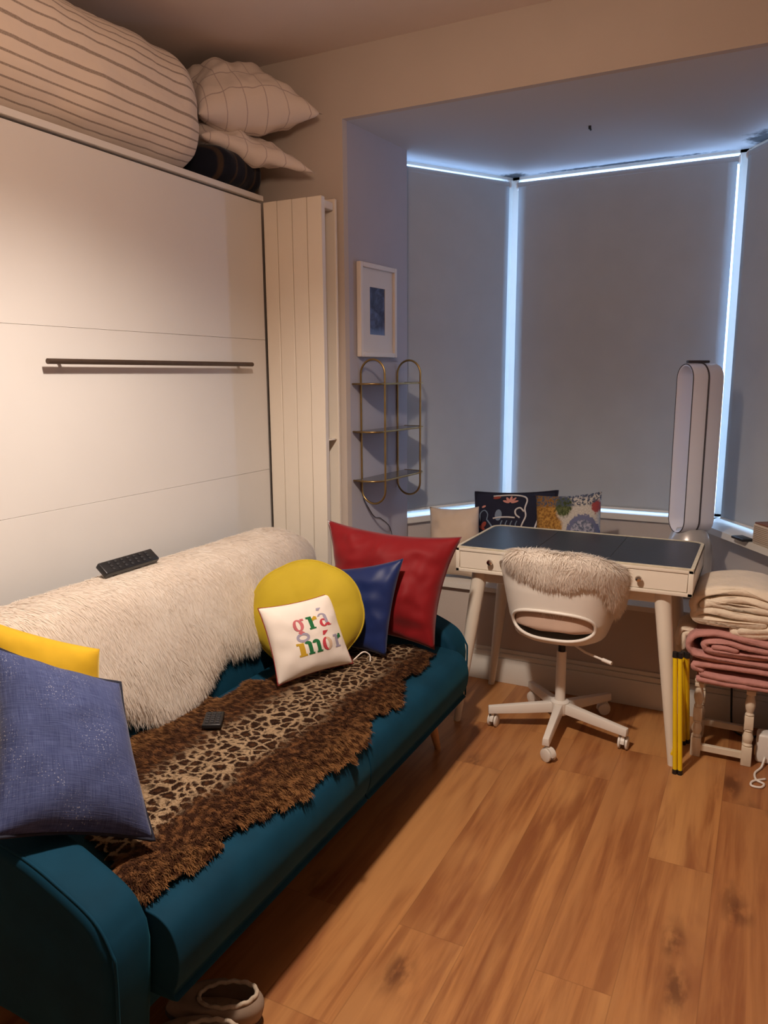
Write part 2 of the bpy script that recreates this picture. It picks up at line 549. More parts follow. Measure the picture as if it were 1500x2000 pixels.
# ------------------------------------------------------------------ roller blinds
def blind(p, q, n, z0, z1, label, off, curl=0.0):
    e = (q - p).normalized()
    p2, q2 = p + n * off, q + n * off
    c = (p2 + q2) / 2
    root = empty('roller_blind', (c.x, c.y, z1), label, 'roller blind', 'grey roller blinds in the bay window')
    V, F = [], []
    nu, nv = 24, 60
    Lb = (q - p).length
    for i in range(nv + 1):
        for j in range(nu + 1):
            s_, t_ = j / nu, i / nv
            edge = (abs(s_ - .5) * 2) ** 6
            d = 0.004 * math.sin(3 * s_ + 2) * t_ + curl * edge * t_ ** 3
            pt = p2 + e * (Lb * s_) + n * d
            V.append((pt.x, pt.y, z1 - .03 + (z0 - z1 + .03) * t_))
    nn = (nu + 1) * (nv + 1)
    V += [(x - n.x * .0015, y - n.y * .0015, z) for x, y, z in V]
    for i in range(nv):
        for j in range(nu):
            a = i * (nu + 1) + j
            F.append((a, a + 1, a + nu + 2, a + nu + 1))
            F.append((nn + a, nn + a + nu + 1, nn + a + nu + 2, nn + a + 1))
    for j in range(nu):
        F.append((nv * (nu + 1) + j, nv * (nu + 1) + j + 1, nn + nv * (nu + 1) + j + 1, nn + nv * (nu + 1) + j))
    for i in range(nv):
        a = i * (nu + 1); F.append((a, a + nu + 1, nn + a + nu + 1, nn + a))
        a = a + nu; F.append((a, nn + a, nn + a + nu + 1, a + nu + 1))
    obj('fabric', V, F, m_blind, root)
    a, b = p2 - e * 0.004 - n * .018, q2 + e * 0.004 - n * .018
    MB().tube([(a.x, a.y, z1 - .02), (b.x, b.y, z1 - .02)], 0.018, 16).build('roller_tube', m_blind, root)
    a, b = p2 + n * .0, q2 + n * .0
    MB().tube([(a.x, a.y, z0 + .006), (b.x, b.y, z0 + .006)], 0.007, 10).build('bottom_bar', m_trim, root)
    for pt in (p2 - e * .008 - n * .018, q2 + e * .008 - n * .018):
        MB().lathe([(0.0225, -.004), (0.0225, .004)], 16, frame(Vector((pt.x, pt.y, z1 - .02)), n, Vector((0, 0, 1)), e)).build('end_bracket', m_white, root)
BLZ = ZS - 0.038
blind(A + uL * 0.84, A + uL * 0.085, nL, SILL_Z + .022, BLZ, 'narrow grey roller blind at the left of the bay, beside the brass shelf', 0.075)
blind(A + Vector((0.055, 0, 0)), B - Vector((0.04, 0, 0)), nB, SILL_Z + .012, BLZ, 'wide grey roller blind in the middle of the bay, behind the desk', 0.075)
blind(B + uR * 0.125, B + uR * 0.86, nR, SILL_Z + .014, BLZ, 'grey roller blind cut off by the right edge, beside the tower fan', 0.075)

hk = MB().tube([(-0.758, 3.443, ZS), (-0.758, 3.443, ZS - .012)], 0.006, 8).tube([(-0.758, 3.443, ZS - .010), (-0.752, 3.440, ZS - .018)], 0.004, 6).build('ceiling_hook', m_dark, None, loc=(-0.758, 3.443, ZS))
tag(hk, 'tiny dark hook in the bay ceiling', 'hook')

# ------------------------------------------------------------------ wall bed
XB = -1.95
bed = empty('wall_bed', (-2.15, 2.0, 0), 'closed white wall bed cabinet with a long dark bar handle, behind the sofa', 'wall bed')
BY0, BY1 = 1.05, 2.745
for z0, z1 in ((0.10, 1.0446), (1.0454, 1.6011), (1.6019, 2.155)):
    MB().box((XB - .02, BY0 + .004, z0), (XB, BY1, z1), 0.0006, 1).build('front_panel', m_bed, bed)
MB().box((XL + .01, BY0, 2.163), (XB + .012, BY1 + .004, 2.184), 0.0015, 1).build('top_board', m_bed, bed)
for ya in (BY0, BY1 - .02):
    MB().box((XL + .01, ya, 0), (XB - .024, ya + .02, 2.163), 0.001, 1).build('side_board', m_bed, bed)
MB().box((XL + .01, BY0 + .02, 0), (XB - .03, BY1 - .02, 0.09), 0.001, 1).build('plinth', m_bed, bed)
hd = MB().tube([(XB + .034, 1.594, 1.497), (XB + .034, 2.601, 1.497)], 0.0085, 12).build('handle', m_bronze, bed)
for y in (1.66, 2.535):
    MB().tube([(XB, y, 1.497), (XB + .034, y, 1.497)], 0.006, 10).build('handle_post', m_bronze, hd)

# bedding on top of the bed
def uv_stripes(name, base, line, freq, width, axis=1, both=False, freq2=0, soft=0.02, fade=0.8):
    m = mat(name, base, rough=0.9, sheen=0.15, spec=0.1)
    g = NG(m)
    uv = g.coord('UV')
    x, y, z = g.sep(uv)
    v = y if axis == 1 else x
    f = g.math('FRACT', g.math('MULTIPLY', v, freq))
    d = g.math('ABSOLUTE', g.math('SUBTRACT', f, 0.5))
    mask = g.smooth(d, width, width + soft, 1.0, 0.0)
    if both:
        f2 = g.math('FRACT', g.math('MULTIPLY', x, freq2 or freq))
        d2 = g.math('ABSOLUTE', g.math('SUBTRACT', f2, 0.5))
        mask = g.math('MAXIMUM', mask, g.smooth(d2, width, width + soft, 1.0, 0.0))
    n = g.noise(g.coord('Object'), 400, 2).outputs['Fac']
    mask = g.math('MULTIPLY', mask, g.smooth(n, 0.25, 0.6, fade * .6, fade))
    n2 = g.noise(g.coord('Object'), 9, 3).outputs['Fac']
    g.base(g.mix(mask, base, line), g.bump(n2, 0.35, 0.02))
    return m
def roll(name, axis_pts, prof, m, label, cat, group=None, loc=None, nseg=56, rows=70, seed=1.0, endround=0.22, wr=0.012):
    """a soft rolled quilt: superellipse section swept along a line, rounded ends"""
    a, b = np.array(axis_pts[0], float), np.array(axis_pts[1], float)
    L_ = np.linalg.norm(b - a)
    V, F, UV = [], [], []
    for i in range(rows + 1):
        t = i / rows
        t = 0.5 - 0.5 * math.cos(math.pi * t) if i not in (0, rows) else t
        d = min(t, 1 - t) * L_
        k_ = min(1.0, d / endround)
        sc = max(0.0, 1 - (1 - k_) ** 2.4) ** 0.5
        sc = max(sc, 0.02)
        c = a + (b - a) * t
        for j in range(nseg):
            th = 2 * math.pi * j / (nseg - 1)
            cx, cz = math.cos(th), math.sin(th)
            ex = 2 / 2.6
            px = prof[0] * math.copysign(abs(cx) ** ex, cx) * sc
            pz = prof[1] * math.copysign(abs(cz) ** ex, cz) * (sc ** 0.85)
            p = c + np.array((px, 0, pz))
            w_ = wr * nz(p, 6, seed) + wr * .5 * nz(p, 17, seed)
            p = p + np.array((cx, 0, cz)) * w_
            V.append(p)
            UV.append((t, j / (nseg - 1)))
    for i in range(rows):
        for j in range(nseg - 1):
            F.append((i * nseg + j, i * nseg + j + 1, (i + 1) * nseg + j + 1, (i + 1) * nseg + j))
    F.append(tuple(range(nseg))[::-1]); F.append(tuple(rows * nseg + j for j in range(nseg)))
    V = np.array(V)
    return V, F, UV
m_duvet = uv_stripes('striped_cotton', (0.72, 0.62, 0.53), (0.20, 0.15, 0.12), 40, 0.07, 1, soft=0.05)
V, F, UV = roll('d', ((-2.155, 1.0, 2.40), (-2.155, 2.47, 2.40)), (0.225, 0.215), m_duvet, '', '', seed=3, endround=0.2)
V[:, 2] = np.maximum(V[:, 2], 2.186 + 0.0)
V[:, 2] = np.minimum(V[:, 2], ZC - .01)
o = obj('rolled_duvet', V, F, m_duvet, None, True, loc=(-2.155, 1.8, 2.186), uvs=UV)
tag(o, 'large rolled duvet with thin dark stripes on top of the wall bed', 'duvet')

def cushion_grid(TL, TR, BR, BL, thick, n=36, pinch=0.05, power=2.4, wr=0.006, seed=0.0, plump=0.55, back=1.0):
    """returns verts, faces, uvs for a pillow stretched between four corners; front side faces cross(right, up)"""
    TL, TR, BR, BL = (np.array(p, float) for p in (TL, TR, BR, BL))
    right = (TR - TL) + (BR - BL)
    up = (TL - BL) + (TR - BR)
    nrm = np.cross(right, up); nrm /= np.linalg.norm(nrm)
    c = (TL + TR + BR + BL) / 4
    def pt(u, v):
        p = BL * (1 - u) * (1 - v) + BR * u * (1 - v) + TR * u * v + TL * (1 - u) * v
        # edges bow inwards between the corners
        bu, bv = 1 - (2 * u - 1) ** 2, 1 - (2 * v - 1) ** 2
        p = p - right / 2 * (2 * u - 1) * pinch * bv * abs(2 * u - 1) - up / 2 * (2 * v - 1) * pinch * bu * abs(2 * v - 1)
        return p
    V, UV, F = [], [], []
    idx = {}
    for side in (1, -1):
        for i in range(n + 1):
            for j in range(n + 1):
                u, v = j / n, i / n
                border = i in (0, n) or j in (0, n)
                if side == -1 and border:
                    idx[(side, i, j)] = idx[(1, i, j)]; continue
                h = (1 - abs(2 * u - 1) ** power) * (1 - abs(2 * v - 1) ** power)
                h = thick / 2 * h ** plump * (1.0 if side == 1 else back)
                p = pt(u, v)
                h += wr * (nz(p, 11, seed + side) + .6 * nz(p, 24, seed)) * min(1.0, h / thick * 4)
                idx[(side, i, j)] = len(V)
                V.append(p + nrm * side * h); UV.append((u, v))
        for i in range(n):
            for j in range(n):
                q = (idx[(side, i, j)], idx[(side, i, j + 1)], idx[(side, i + 1, j + 1)], idx[(side, i + 1, j)])
                F.append(q if side == 1 else q[::-1])
    def surf(u, v, lift=0.0012):
        i, j = min(n - 1e-6, max(0, v * n)), min(n - 1e-6, max(0, u * n))
        i0, j0 = int(i), int(j)
        fi, fj = i - i0, j - j0
        g_ = lambda a, b: np.array(V[idx[(1, a, b)]])
        return g_(i0, j0) * (1 - fi) * (1 - fj) + g_(i0, j0 + 1) * (1 - fi) * fj + g_(i0 + 1, j0) * fi * (1 - fj) + g_(i0 + 1, j0 + 1) * fi * fj + nrm * lift
    edge = [pt(t, 0) for t in np.linspace(0, 1, n, False)] + [pt(1, t) for t in np.linspace(0, 1, n, False)] + \
           [pt(1 - t, 1) for t in np.linspace(0, 1, n, False)] + [pt(0, 1 - t) for t in np.linspace(0, 1, n, False)]
    return V, F, UV, surf, edge
def cushion(name, corners, thick, m, label, cat='cushion', group=None, piping=None, **kw):
    V, F, UV, surf, edge = cushion_grid(*corners, thick, **kw)
    base = np.array(corners).mean(0); base[2] = np.array(V)[:, 2].min()
    if piping is None:
        o = obj(name, V, F, m, None, True, loc=base, uvs=UV)
        tag(o, label, cat, group)
    else:
        o = empty(name, base, label, cat, group)
        obj('cover', V, F, m, o, True, uvs=UV)
        MB().tube(edge, piping[1], 6, closed=True).build('piping', piping[0], o, True)
    return o, surf

m_check = uv_stripes('checked_cotton', (0.72, 0.63, 0.57), (0.33, 0.25, 0.25), 4.5, 0.012, 1, both=True, freq2=6, soft=0.02, fade=0.75)
cushion('pillow', ((-2.33, 2.62, 2.64), (-2.06, 2.84, 2.66), (-1.675, 2.80, 2.475), (-2.02, 2.46, 2.43)), 0.25, m_check,
        'upper checked white pillow beside the rolled duvet, its corner sticking out', 'pillow', 'checked pillows on the wall bed', pinch=0.07, wr=0.02, seed=5)
cushion('pillow', ((-2.33, 2.60, 2.46), (-2.08, 2.84, 2.43), (-1.72, 2.81, 2.262), (-2.02, 2.47, 2.36)), 0.12, m_check,
        'lower checked white pillow squashed beneath another pillow, above the dark blanket', 'pillow', 'checked pillows on the wall bed', pinch=0.05, wr=0.02, seed=9)
m_plaid = uv_stripes('navy_plaid', (0.012, 0.014, 0.024), (0.07, 0.045, 0.03), 5, 0.05, 0, both=False, soft=0.08)
V, F, UV = roll('b', ((-2.14, 2.475, 2.265), (-2.14, 2.80, 2.265)), (0.20, 0.088), m_plaid, '', '', seed=8, endround=0.07, wr=0.01)
V[:, 2] = np.maximum(V[:, 2], 2.186)
o = obj('folded_blanket', V, F, m_plaid, None, True, loc=(-2.14, 2.62, 2.186), uvs=UV)
tag(o, 'dark navy plaid blanket folded beneath the checked pillows', 'blanket')

# ------------------------------------------------------------------ tall radiator on the front wall
rad = empty('vertical_radiator', (-1.80, 2.80, 0), 'tall cream flat-panel radiator between the wall bed and the bay', 'radiator')
ry = 2.752
xs = [-1.945, -1.876, -1.803, -1.731, -1.660]
for i in range(4):
    MB().box((xs[i] + .0012, ry, 0.16), (xs[i + 1] - .0012, ry + .028, 2.16), 0.002, 1).build('slat', m_radi, rad)
MB().box((-1.94, ry + .03, 0.2), (-1.668, ry + .034, 2.11)).build('back_plate', m_radi, rad)
for z0, z1 in ((2.118, 2.15), (0.19, 0.23), (1.175, 1.182)):
    MB().box((-1.94, ry + .0285, z0), (-1.662, ry + .095, z1), 0.003, 1).build('cross_rail', m_radi, rad)
MB().box((-1.938, ry + .098, 0.17), (-1.655, ry + .116, 2.165), 0.003, 1).build('rear_panel', m_radi, rad)
for z in (1.95, 0.5):
    MB().box((-1.85, ry + .115, z), (-1.80, Y0, z + .05)).build('wall_bracket', m_radi, rad)

# ------------------------------------------------------------------ picture and brass shelf on the reveal
rd = Vector((REV_L.x - XOL - .004, REV_L.y - Y0 - .03, 0)).normalized()      # along the reveal, away from camera
rn = Vector((rd.y, -rd.x, 0))                                         # into the room
RO = Vector((XOL + .004, Y0 + .03, 0))
def onrev(y):
    return RO + rd * ((y - RO.y) / rd.y)
RX = lambda y: frame(onrev(y), rd, rn, Vector((0, 0, 1)))       # local: x along, y out, z up
m_frame = mat('white_picture_frame', (0.74, 0.68, 0.62), rough=0.4, var=0.02)
m_mat = mat('cream_mount_board', (0.70, 0.66, 0.62), rough=0.9, var=0.02)
def seascape():
    m = mat('seascape_print', (0.05, 0.07, 0.15), rough=0.3)
    g = NG(m)
    c = g.coord('Object')
    n = g.noise(c, 14, 5, 0.6, 0.8).outputs['Fac']
    z = g.sep(c)[2]
    col = g.mix(g.smooth(n, 0.4, 0.7), (0.015, 0.02, 0.06), (0.12, 0.15, 0.28))
    low = g.smooth(z, -0.10, -0.06, 1.0, 0.0)
    col = g.mix(g.math('MULTIPLY', low, 0.8), col, (0.16, 0.24, 0.42))
    g.base(col)
    return m
pic = empty('framed_picture', tuple(onrev(3.115) + Vector((0, 0, 1.73))), 'small blue seascape print in a white frame above the brass shelf', 'picture')
pm = frame(onrev(3.115) + Vector((0, 0, 1.73)), rd, rn, Vector((0, 0, 1)))
hw, hh = 0.152, 0.20
fm = MB()
for a, b in (((-hw, 0.002, -hh), (-hw + .02, .025, hh)), ((hw - .02, 0.002, -hh), (hw, .025, hh)),
             ((-hw + .02, 0.002, hh - .02), (hw - .02, .025, hh)), ((-hw + .02, 0.002, -hh), (hw - .02, .025, -hh + .02))):
    fm.box(a, b, 0.002, 1, pm)
fm.build('frame', m_frame, pic)
mt = MB()
iw, ih = 0.064, 0.102
for a, b in (((-hw + .02, .004, -hh + .02), (-iw, .014, hh - .02)), ((iw, .004, -hh + .02), (hw - .02, .014, hh - .02)),
             ((-iw, .004, ih), (iw, .014, hh - .02)), ((-iw, .004, -hh + .02), (iw, .014, -ih))):
    mt.box(a, b, 0, 1, pm)
mt.build('mount', m_mat, pic, False)
MB().box((-iw, .004, -ih), (iw, .011, ih), 0, 1, pm).build('print', seascape(), pic, False)

sh = empty('wall_shelf', tuple(onrev(3.2) + Vector((0, 0, 0.88))), 'brass wall shelf with two long loops and three smoked shelves, under the picture', 'wall shelf')
m_smoke = mat('smoked_shelf_plate', (0.075, 0.07, 0.07), rough=0.15, var=0.05)
def loop_pts(cx, cz, hw_, hh_, n=14):
    pts = []
    for i in range(n + 1):
        a = math.pi * i / n
        pts.append((cx + hw_ * math.cos(a), cz + (hh_ - hw_) + hw_ * math.sin(a)))
    for i in range(n + 1):
        a = math.pi + math.pi * i / n
        pts.append((cx + hw_ * math.cos(a), cz - (hh_ - hw_) + hw_ * math.sin(a)))
    return pts
SHZ = (1.410, 1.203, 0.987)
for y in (2.985, 3.30):
    f_ = RX(y)
    P = [f_ @ Vector((0, 0.068 + a, b)) for a, b in loop_pts(0, 1.20, 0.062, 0.318)]
    MB().tube(P, 0.0048, 10, closed=True).build('loop', m_brass, sh, True)
sm = RX(3.145)
for z in SHZ:
    out = []
    hl, dp, r_ = 0.225, 0.128, 0.06
    for (cx, cy, a0) in ((hl - r_, dp - r_, 0), (-hl + r_, dp - r_, 90)):
        for i in range(9):
            a = R(a0 + 90 * i / 8)
            out.append((cx + r_ * math.cos(a), cy + r_ * math.sin(a)))
    out += [(-hl, 0.004), (hl, 0.004)]
    pl = MB().prism(out, z, z + .005, sm).build('shelf_plate', m_smoke, sh)
    rim = [sm @ Vector((x, y, z + .003)) for x, y in [(hl, .004)] + out[:-2] + [(-hl, .004)]]
    MB().tube(rim, 0.0042, 8).build('rim', m_brass, pl, True)
cord = spline([onrev(2.99) + Vector((.008, 0, .90)), onrev(3.03) + rn * .004 + Vector((0, 0, .86)), onrev(3.09) + rn * .004 + Vector((0, 0, .80)), onrev(3.15) + rn * .004 + Vector((0, 0, .78)), onrev(3.24) + rn * .005 + Vector((0, 0, .70)), onrev(3.26) + rn * .005 + Vector((0, 0, .5))], 6)
tag(MB().tube(cord, 0.0016, 6).build('thin_cord', mat('brown_cord', (0.05, 0.035, 0.03), rough=0.7), None, True, loc=tuple(cord[0])), 'thin dark cord trailing down the side wall under the brass shelf', 'cord')

# ------------------------------------------------------------------ sofa
sofa = empty('sofa', (-1.4, 1.77, 0), 'teal velvet sofa with rounded arms and tapered wooden legs along the wall bed', 'sofa')
AY0, AY1 = 0.848, 2.69
def sweep_profile(prof, y0, y1, name, bevel=0.02, parent=sofa, m=None, wob=0.0):
    bm = bmesh.new()
    a = [bm.verts.new((x, y0, z)) for x, z in prof]
    b = [bm.verts.new((x, y1, z)) for x, z in prof]
    n = len(prof)
    bm.faces.new(a); bm.faces.new(b[::-1])
    side = [bm.faces.new((a[i], b[i], b[(i + 1) % n], a[(i + 1) % n])) for i in range(n)]
    bmesh.ops.recalc_face_normals(bm, faces=bm.faces)
    e = [ed for ed in bm.edges if abs(ed.verts[0].co.y - ed.verts[1].co.y) < 1e-6]
    bmesh.ops.bevel(bm, geom=e, offset=bevel, segments=4, profile=0.5, affect='EDGES', clamp_overlap=True)
    mb = MB(); mb.bm(bm)
    return mb.build(name, m or m_teal, parent)
arm_prof = [(-1.78, 0.20), (-1.05, 0.15), (-1.010, 0.17), (-0.995, 0.30), (-0.991, 0.38)] + \
    [tuple(p) for p in spline([(-0.997, 0.42), (-1.035, 0.472), (-1.12, 0.512), (-1.22, 0.545), (-1.40, 0.575), (-1.62, 0.62)], 5)] + [(-1.78, 0.66)]
for y0, y1 in ((AY0, 0.963), (2.565, AY1)):
    a = sweep_profile(arm_prof, y0, y1, 'arm', 0.022)
    pr = spline([(-0.995, 0.20), (-0.989, 0.38), (-0.997, 0.42), (-1.035, 0.472), (-1.12, 0.512), (-1.22, 0.545), (-1.40, 0.575), (-1.62, 0.62)], 6)
    ys = y0 + .022 if y0 < 1 else y1 - .022
    MB().tube([(p[0] + .001, y0 + .012 if y0 < 1 else y1 - .012, p[1] - .004) for p in pr], 0.0035, 6).build('arm_piping', m_teal, a, True)
# backrest: two padded sections leaning back
def seat_curve(u):
    return u
back_prof = [tuple(p) for p in spline([(-1.53, 0.30), (-1.555, 0.50), (-1.60, 0.66), (-1.650, 0.775), (-1.705, 0.815), (-1.77, 0.818), (-1.83, 0.78), (-1.86, 0.66), (-1.87, 0.45), (-1.86, 0.22)], 4)]
def end_drop(y):
    return 0.11 * max(0, (y - 2.38) / .26) ** 2.2 + 0.05 * max(0, (1.1 - y) / .22) ** 2.2
bk = sweep_profile(back_prof, 0.88, 2.64, 'backrest', 0.05)
bmk = bmesh.new(); bmk.from_mesh(bk.data)
bmesh.ops.bisect_plane(bmk, geom=bmk.verts[:] + bmk.edges[:] + bmk.faces[:], plane_co=(0, 2.38 - 1.77, 0), plane_no=(0, 1, 0))
for yy in (2.45, 2.52, 2.57):
    bmesh.ops.bisect_plane(bmk, geom=bmk.verts[:] + bmk.edges[:] + bmk.faces[:], plane_co=(0, yy - 1.77, 0), plane_no=(0, 1, 0))
for v in bmk.verts:
    if v.co.z > .5:
        v.co.z -= end_drop(v.co.y + 1.77) * (v.co.z - .5) / .32
bmk.to_mesh(bk.data); bmk.free()
base_prof = [(-1.84, 0.16), (-1.06, 0.16), (-1.04, 0.18), (-1.035, 0.235), (-1.84, 0.235)]
sweep_profile(base_prof, 0.86, 2.66, 'base_frame', 0.006)
seat_prof = [tuple(p) for p in spline([(-1.52, 0.24), (-1.0, 0.24), (-0.955, 0.262), (-0.937, 0.32), (-0.942, 0.375), (-0.968, 0.412), (-1.03, 0.426), (-1.25, 0.436), (-1.52, 0.43)], 5)]
for y0, y1 in ((0.965, 1.762), (1.766, 2.558)):
    sweep_profile(seat_prof, y0, y1, 'seat_cushion', 0.016)
for x, y, dx, dy in ((-1.09, 0.98, .025, -.03), (-1.09, 2.54, .025, .03), (-1.76, 0.98, -.02, -.03), (-1.76, 2.54, -.02, .03)):
    MB().tube([(x + dx, y + dy, 0), (x, y, 0.165)], [0.012, 0.023], 16).build('leg', m_beech, sofa)

# ------------------------------------------------------------------ fur
def inside(poly, x, y):
    c = False
    n = len(poly)
    for i in range(n):
        x1, y1 = poly[i]; x2, y2 = poly[(i + 1) % n]
        if (y1 > y) != (y2 > y) and x < (x2 - x1) * (y - y1) / (y2 - y1) + x1:
            c = not c
    return c
def edge_dist(poly, x, y):
    best = 9
    for i in range(len(poly)):
        x1, y1 = poly[i]; x2, y2 = poly[(i + 1) % len(poly)]
        dx, dy = x2 - x1, y2 - y1
        t = max(0, min(1, ((x - x1) * dx + (y - y1) * dy) / (dx * dx + dy * dy + 1e-12)))
        best = min(best, math.hypot(x - x1 - t * dx, y - y1 - t * dy))
    return best
def hide_patch(poly, step, surf, thick):
    """base hide: grid cells inside a polygon of surface coordinates -> top surface draped by surf(s,t)->(point, normal)"""
    poly = [tuple(p) for p in poly]
    s0, s1 = min(p[0] for p in poly), max(p[0] for p in poly)
    t0, t1 = min(p[1] for p in poly), max(p[1] for p in poly)
    ns, nt = int((s1 - s0) / step) + 1, int((t1 - t0) / step) + 1
    idx, V, Nn, ST, F = {}, [], [], [], []
    def vid(i, j):
        if (i, j) not in idx:
            s, t = s0 + i * step, t0 + j * step
            d = edge_dist(poly, s, t) if inside(poly, s, t) else 0
            p, n = surf(s, t)
            h = thick * min(1, d / (2.5 * step)) ** .5 + .002
            h += 0.004 * nz((s, t, 0), 9, 2)
            idx[(i, j)] = len(V)
            V.append(np.array(p) + np.array(n) * h); Nn.append(np.array(n)); ST.append((s, t))
        return idx[(i, j)]
    for i in range(ns):
        for j in range(nt):
            if inside(poly, s0 + (i + .5) * step, t0 + (j + .5) * step):
                F.append((vid(i, j), vid(i + 1, j), vid(i + 1, j + 1), vid(i, j + 1)))
    V, Nn = np.array(V), np.array(Nn)
    q = V[np.array(F)]
    gn = np.cross(q[:, 1] - q[:, 0], q[:, 3] - q[:, 0])
    flip = np.sum(gn * Nn[np.array(F)[:, 0]], axis=1) < 0
    F = [f[::-1] if flip[i] else f for i, f in enumerate(F)]
    return V, F, Nn, np.array(ST)
def fur_object(name, V, F, Nn, ST, n, length, width, lie, comb, m, label, cat, loc, group=None, jitter=0.3, clump=0.5, droop=0.2, clump_scale=14, lenfn=None):
    """hide plus blades of pile in one mesh; comb(p, n, st) -> lie direction"""
    F = np.array(F)
    q = V[F]
    area = np.linalg.norm(np.cross(q[:, 1] - q[:, 0], q[:, 3] - q[:, 0]), axis=1)
    fi = rng.choice(len(F), n, p=area / area.sum())
    a, b = rng.random(n)[:, None], rng.random(n)[:, None]
    def bil(X):
        X = X[F[fi]]
        return X[:, 0] * (1 - a) * (1 - b) + X[:, 1] * a * (1 - b) + X[:, 2] * a * b + X[:, 3] * (1 - a) * b
    P, NN, S = bil(V), bil(Nn), bil(ST)
    NN /= np.linalg.norm(NN, axis=1)[:, None]
    C_ = comb(P, NN, S)
    # clumps: neighbouring blades share a wobble
    wob = np.array([mnoise.noise_vector(Vector((p[0] * clump_scale, p[1] * clump_scale, p[2] * clump_scale))) for p in P])
    fine = np.array([mnoise.noise_vector(Vector((p[0] * 45, p[1] * 45, p[2] * 45 + 9))) for p in P])
    C_ = C_ + clump * wob + clump * .5 * fine + jitter * rng.normal(size=(n, 3))
    C_ = C_ - NN * np.sum(C_ * NN, axis=1)[:, None]
    C_ /= np.linalg.norm(C_, axis=1)[:, None] + 1e-9
    li = np.clip(lie + 0.6 * (1 - lie) * rng.normal(size=(n, 1)), 0.05, 0.985)
    D1 = NN * (1 - li) + C_ * li
    D1 /= np.linalg.norm(D1, axis=1)[:, None]
    D2 = D1 + C_ * 0.35 + np.array([0, 0, -droop])
    D2 /= np.linalg.norm(D2, axis=1)[:, None]
    ln = length * (0.65 + 0.6 * rng.random((n, 1)))
    if lenfn is not None:
        ln = ln * lenfn(S)[:, None]
    W_ = np.cross(NN, D1)
    W_ /= np.linalg.norm(W_, axis=1)[:, None] + 1e-9
    W_ = W_ + 0.18 * NN * rng.normal(size=(n, 1))
    wd = width * (0.6 + 0.8 * rng.random((n, 1)))
    r0, r1 = P - W_ * wd / 2, P + W_ * wd / 2
    mid = P + D1 * ln * .55
    m0, m1 = mid - W_ * wd * .4, mid + W_ * wd * .4
    tip = mid + D2 * ln * .45
    BV = np.stack([r0, r1, m1, m0, tip], 1).reshape(-1, 3)
    base = np.arange(n)[:, None] * 5 + len(V)
    quads = (base + np.array([3, 2, 1, 0])).tolist()
    tris = (base + np.array([4, 2, 3])).tolist()
    sn = NN * 0.95 + D1 * 0.12 + 0.06 * rng.normal(size=(n, 3))
    sn /= np.linalg.norm(sn, axis=1)[:, None]
    BN = np.repeat(sn, 5, axis=0)
    BU = np.repeat(S, 5, axis=0)
    allV = np.vstack([V, BV]); allN = np.vstack([Nn, BN]); allU = np.vstack([ST, BU])
    o = obj(name, allV, F.tolist() + quads + tris, m, None, True, loc=loc, uvs=allU, normals=allN)
    return tag(o, label, cat, group)

def cream_fur(g):
    n = g.noise(g.coord('Object'), 6, 4).outputs['Fac']
    n2 = g.noise(g.coord('Object'), 70, 2).outputs['Fac']
    c = g.mix(g.smooth(n, 0.3, 0.7), (0.93, 0.85, 0.76), (0.96, 0.90, 0.82))
    c = g.mix(g.smooth(n2, 0.35, 0.7, 0.0, 0.15), c, (0.86, 0.74, 0.61))
    g.base(c)
m_sheep = fur_material('cream_sheepskin_pile', cream_fur)

# sheepskin over the backrest: s = world y, t = distance along the profile of the back
prof_pts = [np.array(p) for p in spline([(-1.81, 0.80), (-1.77, 0.823), (-1.70, 0.820), (-1.647, 0.78), (-1.597, 0.665), (-1.55, 0.51), (-1.525, 0.45), (-1.46, 0.442)], 10)]
pd = [0.0]
for i in range(1, len(prof_pts)):
    pd.append(pd[-1] + np.linalg.norm(prof_pts[i] - prof_pts[i - 1]))
def back_surf(s, t):
    t = max(0.0, min(pd[-1] - 1e-4, t))
    i = max(0, next(k_ for k_ in range(len(pd)) if pd[k_] > t) - 1)
    f_ = (t - pd[i]) / (pd[i + 1] - pd[i])
    p = prof_pts[i] * (1 - f_) + prof_pts[i + 1] * f_
    d = prof_pts[min(i + 2, len(pd) - 1)] - prof_pts[max(0, i - 1)]
    d = d / np.linalg.norm(d)
    zd = end_drop(s) * max(0, (p[1] - .5) / .32)
    n_ = Vector((-d[1], 0.35 * max(0, (s - 2.38) / .2), d[0])).normalized()
    return (p[0], s, p[1] - zd), tuple(n_)
def t_at(z):
    """profile distance on the front slope at height z"""
    best = min(range(12, len(pd)), key=lambda k_: abs(prof_pts[k_][1] - z))
    return pd[best]
sheep_poly = [(0.80, 0.0), (2.42, 0.0), (2.50, 0.05), (2.59, 0.09), (2.60, 0.16), (2.55, 0.26), (2.36, 0.30), (2.16, t_at(.62)), (2.12, t_at(.55)), (2.02, t_at(.53)), (1.88, t_at(.56)), (1.80, t_at(.52)), (1.73, t_at(.48)),
              (1.65, t_at(.452)), (1.58, t_at(.448)), (1.52, t_at(.50)), (1.42, t_at(.545)), (1.30, t_at(.56)), (1.05, t_at(.52)), (0.86, t_at(.6)), (0.80, 0.2)]
SV, SF, SN, SST = hide_patch(sheep_poly, 0.018, back_surf, 0.03)
def sheep_comb(P, N_, S):
    d = np.zeros_like(P)
    d[:, 2] = -1.0
    d[:, 0] = 0.25
    d[:, 1] = 0.15 + 0.5 * np.clip((S[:, 0] - 2.35) / .2, 0, 1) - 0.2 * np.clip((1.2 - S[:, 0]) / .3, 0, 1)
    return d
